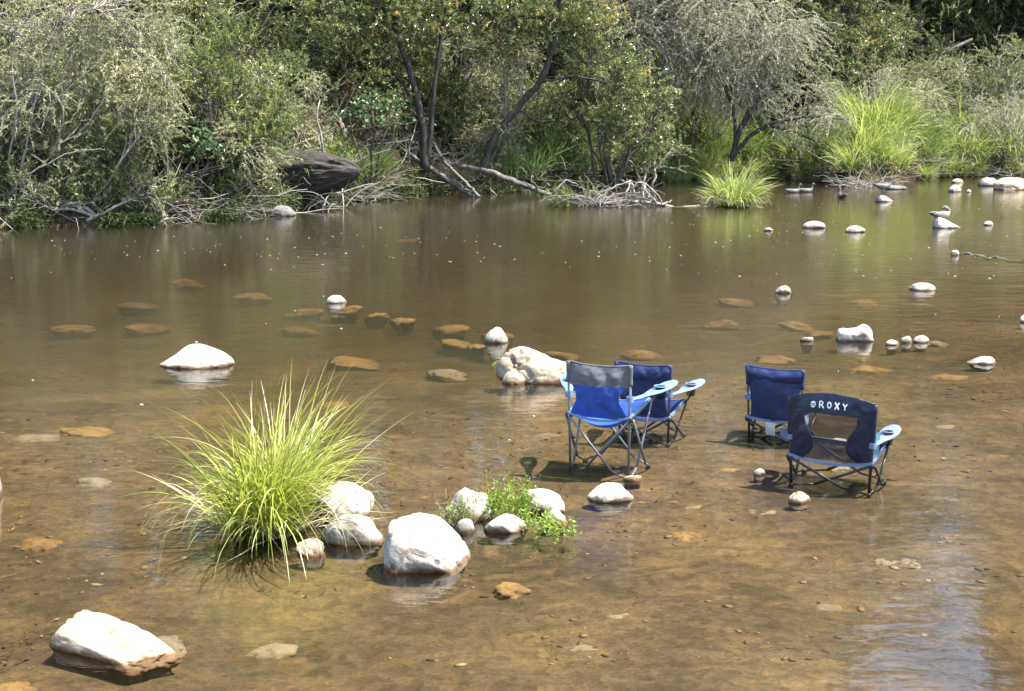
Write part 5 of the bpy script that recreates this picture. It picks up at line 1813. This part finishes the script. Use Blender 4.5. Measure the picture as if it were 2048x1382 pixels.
open_l = lambda z: float(np.interp(z, [0, .05, .12, .20, .28, .36, .43, .5, .56, .62, .70, 1], [-.66, -.56, -.46, -.41, -.395, -.41, -.45, -.52, -.585, -.615, -.63, -.63]))
open_r = lambda z: -open_l(z)
ch4 = chair('low dark navy folding chair with a see through mesh back and white lettering', (1583, 961), (1738, 981), dict(
    depth=.46, seat=.235, top=.735, arm=.395, splay=.06, arm_fwd=.06, arm_rise=.06, seat_rise=.05, lean=.04, flare=.03, metal='blackmetal', seed=12, link=.20, elbow=.06, tube=.012,
    seat_mat='net', trim_mat='paleblue', arm_mat='paleblue', cups=(1, -1), sag=.05, bulge=.06, droop=-.055, hem_sag=.9,
    profile=[(0, 1), (1, 1)], sleeve=.30, sleeve_mat='dknavy',
    bands=[dict(name='headband', z=(.755, 1.0), mat='dknavy', wr=.010, th=.022, hem='dknavy'),
           dict(name='side_panel', z=(-.02, .745), mat='dknavy', th=.018, u=(lambda z: -1.0, open_l)),
           dict(name='side_panel', z=(-.02, .745), mat='dknavy', th=.018, u=(open_r, lambda z: 1.0)),
           dict(name='mesh_panel', z=(-.02, .755), mat='net', th=.002, wr=.004, u=(lambda z: open_l(z) - .04, lambda z: open_r(z) + .04))]))
# printed lettering: strokes laid on the curved headband
R4, B4 = ch4['root'], ch4['back']
HW = ch4['W'] + .02
HH = ch4['zt'] - ch4['zs']


def stroke(name, poly_l, poly_r, mat, lift, parent=R4):
    """two edges of a stroke in (u, z) fractions, laid just behind the cloth"""
    A = B4(np.array([p[0] for p in poly_l]), np.array([p[1] for p in poly_l]))
    C = B4(np.array([p[0] for p in poly_r]), np.array([p[1] for p in poly_r]))
    G = np.stack([A, C], 1)
    G[..., 1] -= lift
    mb_.sheet(G, .0012)


def bar(x0, y0, x1, y1, w, n=8):
    d = np.array(((x1 - x0) * HW, (y1 - y0) * HH))
    nn = np.array((-d[1], d[0])) / np.linalg.norm(d) * w / 2
    t = np.linspace(0, 1, n)
    cxs, cys = x0 + (x1 - x0) * t, y0 + (y1 - y0) * t
    return (list(zip(cxs + nn[0] / HW, cys + nn[1] / HH)), list(zip(cxs - nn[0] / HW, cys - nn[1] / HH)))


def arc(cx, cy, rx, ry, a0, a1, w, n=26):
    t = np.linspace(a0, a1, n)
    o = [(cx + (rx + w / 2) * math.cos(k) / HW, cy + (ry + w / 2) * math.sin(k) / HH) for k in t]
    i = [(cx + (rx - w / 2) * math.cos(k) / HW, cy + (ry - w / 2) * math.sin(k) / HH) for k in t]
    return o, i


LIFT = .026
zc, hh_ = .872, .082          # centre and height of the letters (fractions of the back height)
lw = .0088
def letter(strokes, w=lw, name='letter', mat='white', lift=LIFT):
    global mb_
    mb_ = MB()
    for k, (l, r) in enumerate(strokes):
        stroke(name, l, r, mat, lift + k * .0004)
    mb_.build(name, M[mat], R4)
def ry_(f): return zc + hh_ * f
xR, xO, xX, xY = -.195, -.015, .165, .345
hwl = .048
letter([bar(xR - hwl, ry_(-.5), xR - hwl, ry_(.5), lw), arc(xR - hwl + .003, ry_(.24), .026, .0115, -pi / 2, pi / 2, lw * .8), bar(xR - hwl + .04, ry_(0), xR + hwl + .004, ry_(-.5), lw)])
letter([arc(xO, zc, .014, hh_ * HH / 2 - lw / 2, 0, 2 * pi, lw, 40)])
letter([bar(xX - hwl, ry_(-.5), xX + hwl, ry_(.5), lw * 1.35), bar(xX - hwl, ry_(.5), xX + hwl, ry_(-.5), lw * 1.35)])
letter([bar(xY, ry_(-.5), xY, ry_(0), lw), bar(xY, ry_(-.03), xY - hwl, ry_(.5), lw), bar(xY, ry_(-.03), xY + hwl, ry_(.5), lw)])
xE = -.40
letter([arc(xE, zc, .0105, .0105, 0, 2 * pi, .021, 40)], name='emblem_disc')
letter([arc(xE - .022, zc - .002, .007, .006, .2, pi + .9, .0045, 18), arc(xE + .022, zc - .002, .007, .006, -.9 , pi - .2, .0045, 18), bar(xE - .04, zc - .010, xE, zc - .022, .003), bar(xE + .04, zc - .010, xE, zc - .022, .003)], name='emblem_mark', mat='dknavy', lift=LIFT + .003)
mb_ = MB()
G = np.stack([np.stack([np.full(9, -ch4['W'] - .115), np.linspace(-.03, .05, 9), np.linspace(.46, .36, 9)], -1), np.stack([np.full(9, -ch4['W'] - .012), np.linspace(-.03, .0, 9), np.linspace(.45, .33, 9)], -1)], 1)
mb_.sheet(G, .006)
mb_.build('arm_panel', M['paleblue'], R4)
# teal printed strips inside the arms
for s in (-1, 1):
    mb = MB()
    zz = np.linspace(.02, .50, 12)
    G = np.stack([B4(np.full(12, s * .98), zz) + (0, .02, 0), B4(np.full(12, s * 1.0), zz) + (s * .01, .20, -.02)], 1)
    mb.sheet(G if s > 0 else G[:, ::-1], .005)
    mb.build('side_wing', M['teal'], R4)

# ------------------------------------------------------------------ ducks
M['d_body'] = plain_mat('duck_grey_feather', (0.085, 0.08, 0.078), 0.7, 0, 0.55, 22)
M['d_head'] = plain_mat('duck_brown_head', (0.055, 0.035, 0.025), 0.6, 0, 0.2)
M['d_wing'] = plain_mat('duck_wing', (0.12, 0.115, 0.11), 0.7, 0, 0.7, 35)
M['d_dark'] = plain_mat('duck_black', (0.012, 0.012, 0.012), 0.5)
M['d_speck'] = plain_mat('duck_speckled', (0.17, 0.15, 0.13), 0.7, 0, 0.8, 45)


def duck(label, pos, heading, standing=False, body='d_body', head_turn=0.0, tuck=False, size=1.0, name='duck'):
    root = empty('duck', pos, heading)
    root.scale = (size,) * 3
    lift = .16 if standing else 0.0
    # body, neck and head as one lofted skin, heading along +x
    st = [(-.27, .115, .004, .004), (-.24, .11, .03, .014), (-.19, .09, .065, .04), (-.10, .065, .09, .075), (0, .055, .105, .09), (.10, .065, .095, .085), (.165, .095, .068, .065), (.19, .14, .042, .042)]
    if tuck:
        st += [(.17, .185, .036, .036), (.12, .215, .036, .036), (.08, .225, .042, .038), (.045, .225, .034, .030), (.02, .222, .012, .01)]
    else:
        st += [(.195, .19, .030, .030), (.20, .235, .029, .029), (.215, .27, .036, .034), (.24, .285, .038, .034), (.265, .28, .026, .024), (.28, .275, .012, .010)]
    st = np.array(st)
    k = np.linspace(0, len(st) - 1, 40)
    S = np.stack([np.interp(k, np.arange(len(st)), st[:, i]) for i in range(4)], -1)
    for _ in range(2):
        S[1:-1] = (S[:-2] + 2 * S[1:-1] + S[2:]) / 4
    tan = norm(np.gradient(S[:, :2], axis=0))
    na = 18
    an = np.arange(na) * 2 * pi / na
    V = np.zeros((40, na, 3))
    nx, nz = -tan[:, 1], tan[:, 0]
    V[..., 0] = S[:, None, 0] + nx[:, None] * np.sin(an) * S[:, None, 3]
    V[..., 1] = np.cos(an) * S[:, None, 2]
    V[..., 2] = S[:, None, 1] + nz[:, None] * np.sin(an) * S[:, None, 3] + lift
    idx = np.arange(40 * na).reshape(40, na)
    i2 = np.roll(idx, -1, 1)
    q = np.stack([idx[:-1], i2[:-1], i2[1:], idx[1:]], -1).reshape(-1, 4)
    mb = MB()
    mb.add(V.reshape(-1, 3), q)
    mb.build('body', M[body], root)
    hx, hz = (.07, .225) if tuck else (.235, .282)
    mb = MB()
    v, f = ico(3)
    mb.add(v * (.043, .0385, .038) + (hx, 0, hz + lift), f)
    hd = mb.build('head', M['d_head'], root)
    mb = MB()
    sx = -1 if tuck else 1
    mb.tube([(hx + .035 * sx, 0, hz - .006 + lift), (hx + .06 * sx, 0, hz - .012 + lift), (hx + .085 * sx, 0, hz - .016 + lift)], [.016, .014, .009], 8)
    mb.build('bill', M['d_dark'], hd)
    for s in (-1, 1):
        mb = MB()
        mb.add(v * .005 + (hx + .015 * sx, s * .037, hz + .008 + lift), f)
        mb.build('eye', M['d_dark'], hd)
        mb = MB()
        P = v * (.15, .022, .052)
        P[:, 0] += np.where(P[:, 0] < 0, P[:, 0] * .25, 0)
        P[:, 2] += P[:, 0] * -.12
        mb.add(P + (-.06, s * .088, .085 + lift), f)
        mb.build('wing', M['d_wing' if body == 'd_body' else 'd_speck'], root)
    mb = MB()
    mb.tube([(-.18, 0, .10 + lift), (-.25, 0, .115 + lift), (-.32, 0, .125 + lift)], [.045, .03, .008], 8)
    mb.build('tail', M['d_dark'], root)
    if standing:
        for s in (-1, 1):
            mb = MB()
            mb.tube([(.0, s * .04, .04 + lift), (-.015, s * .04, .09), (.0, s * .04, .008)], [.016, .009, .008], 8)
            for t in (-.5, 0, .5):
                mb.tube([(.0, s * .04, .008), (.055 * cos(t), s * .04 + .055 * sin(t), .004)], [.007, .003], 5)
            mb.build('leg', M['d_dark'], root)
    return tag(root, label, 'duck', 'ducks on the river')


def on_water(px, py, sink=.02):
    c = at(px, py)
    return (c[0], c[1], -sink)


duck('left of two grey ducks swimming together by the far bank', on_water(1586, 385), .15, size=.9)
duck('brown headed duck swimming just right of its mate by the far bank', on_water(1612, 384), .1, size=.9)
duck('duck swimming alone with its tail towards the river', on_water(1683, 395), pi * .52, body='d_head')
rk = ROCKS['small white rock with a duck standing on it']
duck('duck standing on the small white rock by the right bank', (rk[1][0] - .05, rk[1][1] - .02, rk[4] * .93), .25, standing=True)
rk = ROCKS['white wedge of rock with a duck resting behind it']
duck('speckled duck resting with its head tucked on the white wedge rock', (rk[1][0] - rk[2] * .10, rk[1][1] + .12, rk[4] * .72), pi * .15, body='d_speck', tuck=True, size=1.1)

# shrubs that would read alike: say which one by its place
from collections import defaultdict
_dup = defaultdict(list)
for o in list(SC.objects):
    if o.parent is None and o.get('group') in ('undergrowth shrubs on the far slope', 'bright grass clumps on the right bank', 'dark grass clumps along the far bank'):
        _dup[o['label']].append(o)
for lb, os_ in _dup.items():
    if len(os_) > 1:
        os_.sort(key=lambda q: q.location.x / q.location.y)
        wd = ['leftmost', 'rightmost'] if len(os_) == 2 else ['leftmost', 'middle', 'rightmost'] if len(os_) == 3 else ['leftmost', 'second', 'third', 'rightmost']
        for w, q in zip(wd, os_):
            q['label'] = w + ' ' + lb
for o in SC.objects:
    if o.get('label') and len(o['label'].split()) > 16:
        o['label'] = o['label'].replace('shaded dark green', 'dark green').replace('undergrowth shrub', 'shrub').replace(' on the slope,', ',').replace('long bright green', 'bright green')
        if len(o['label'].split()) > 16:
            print('LONG', o['label'])
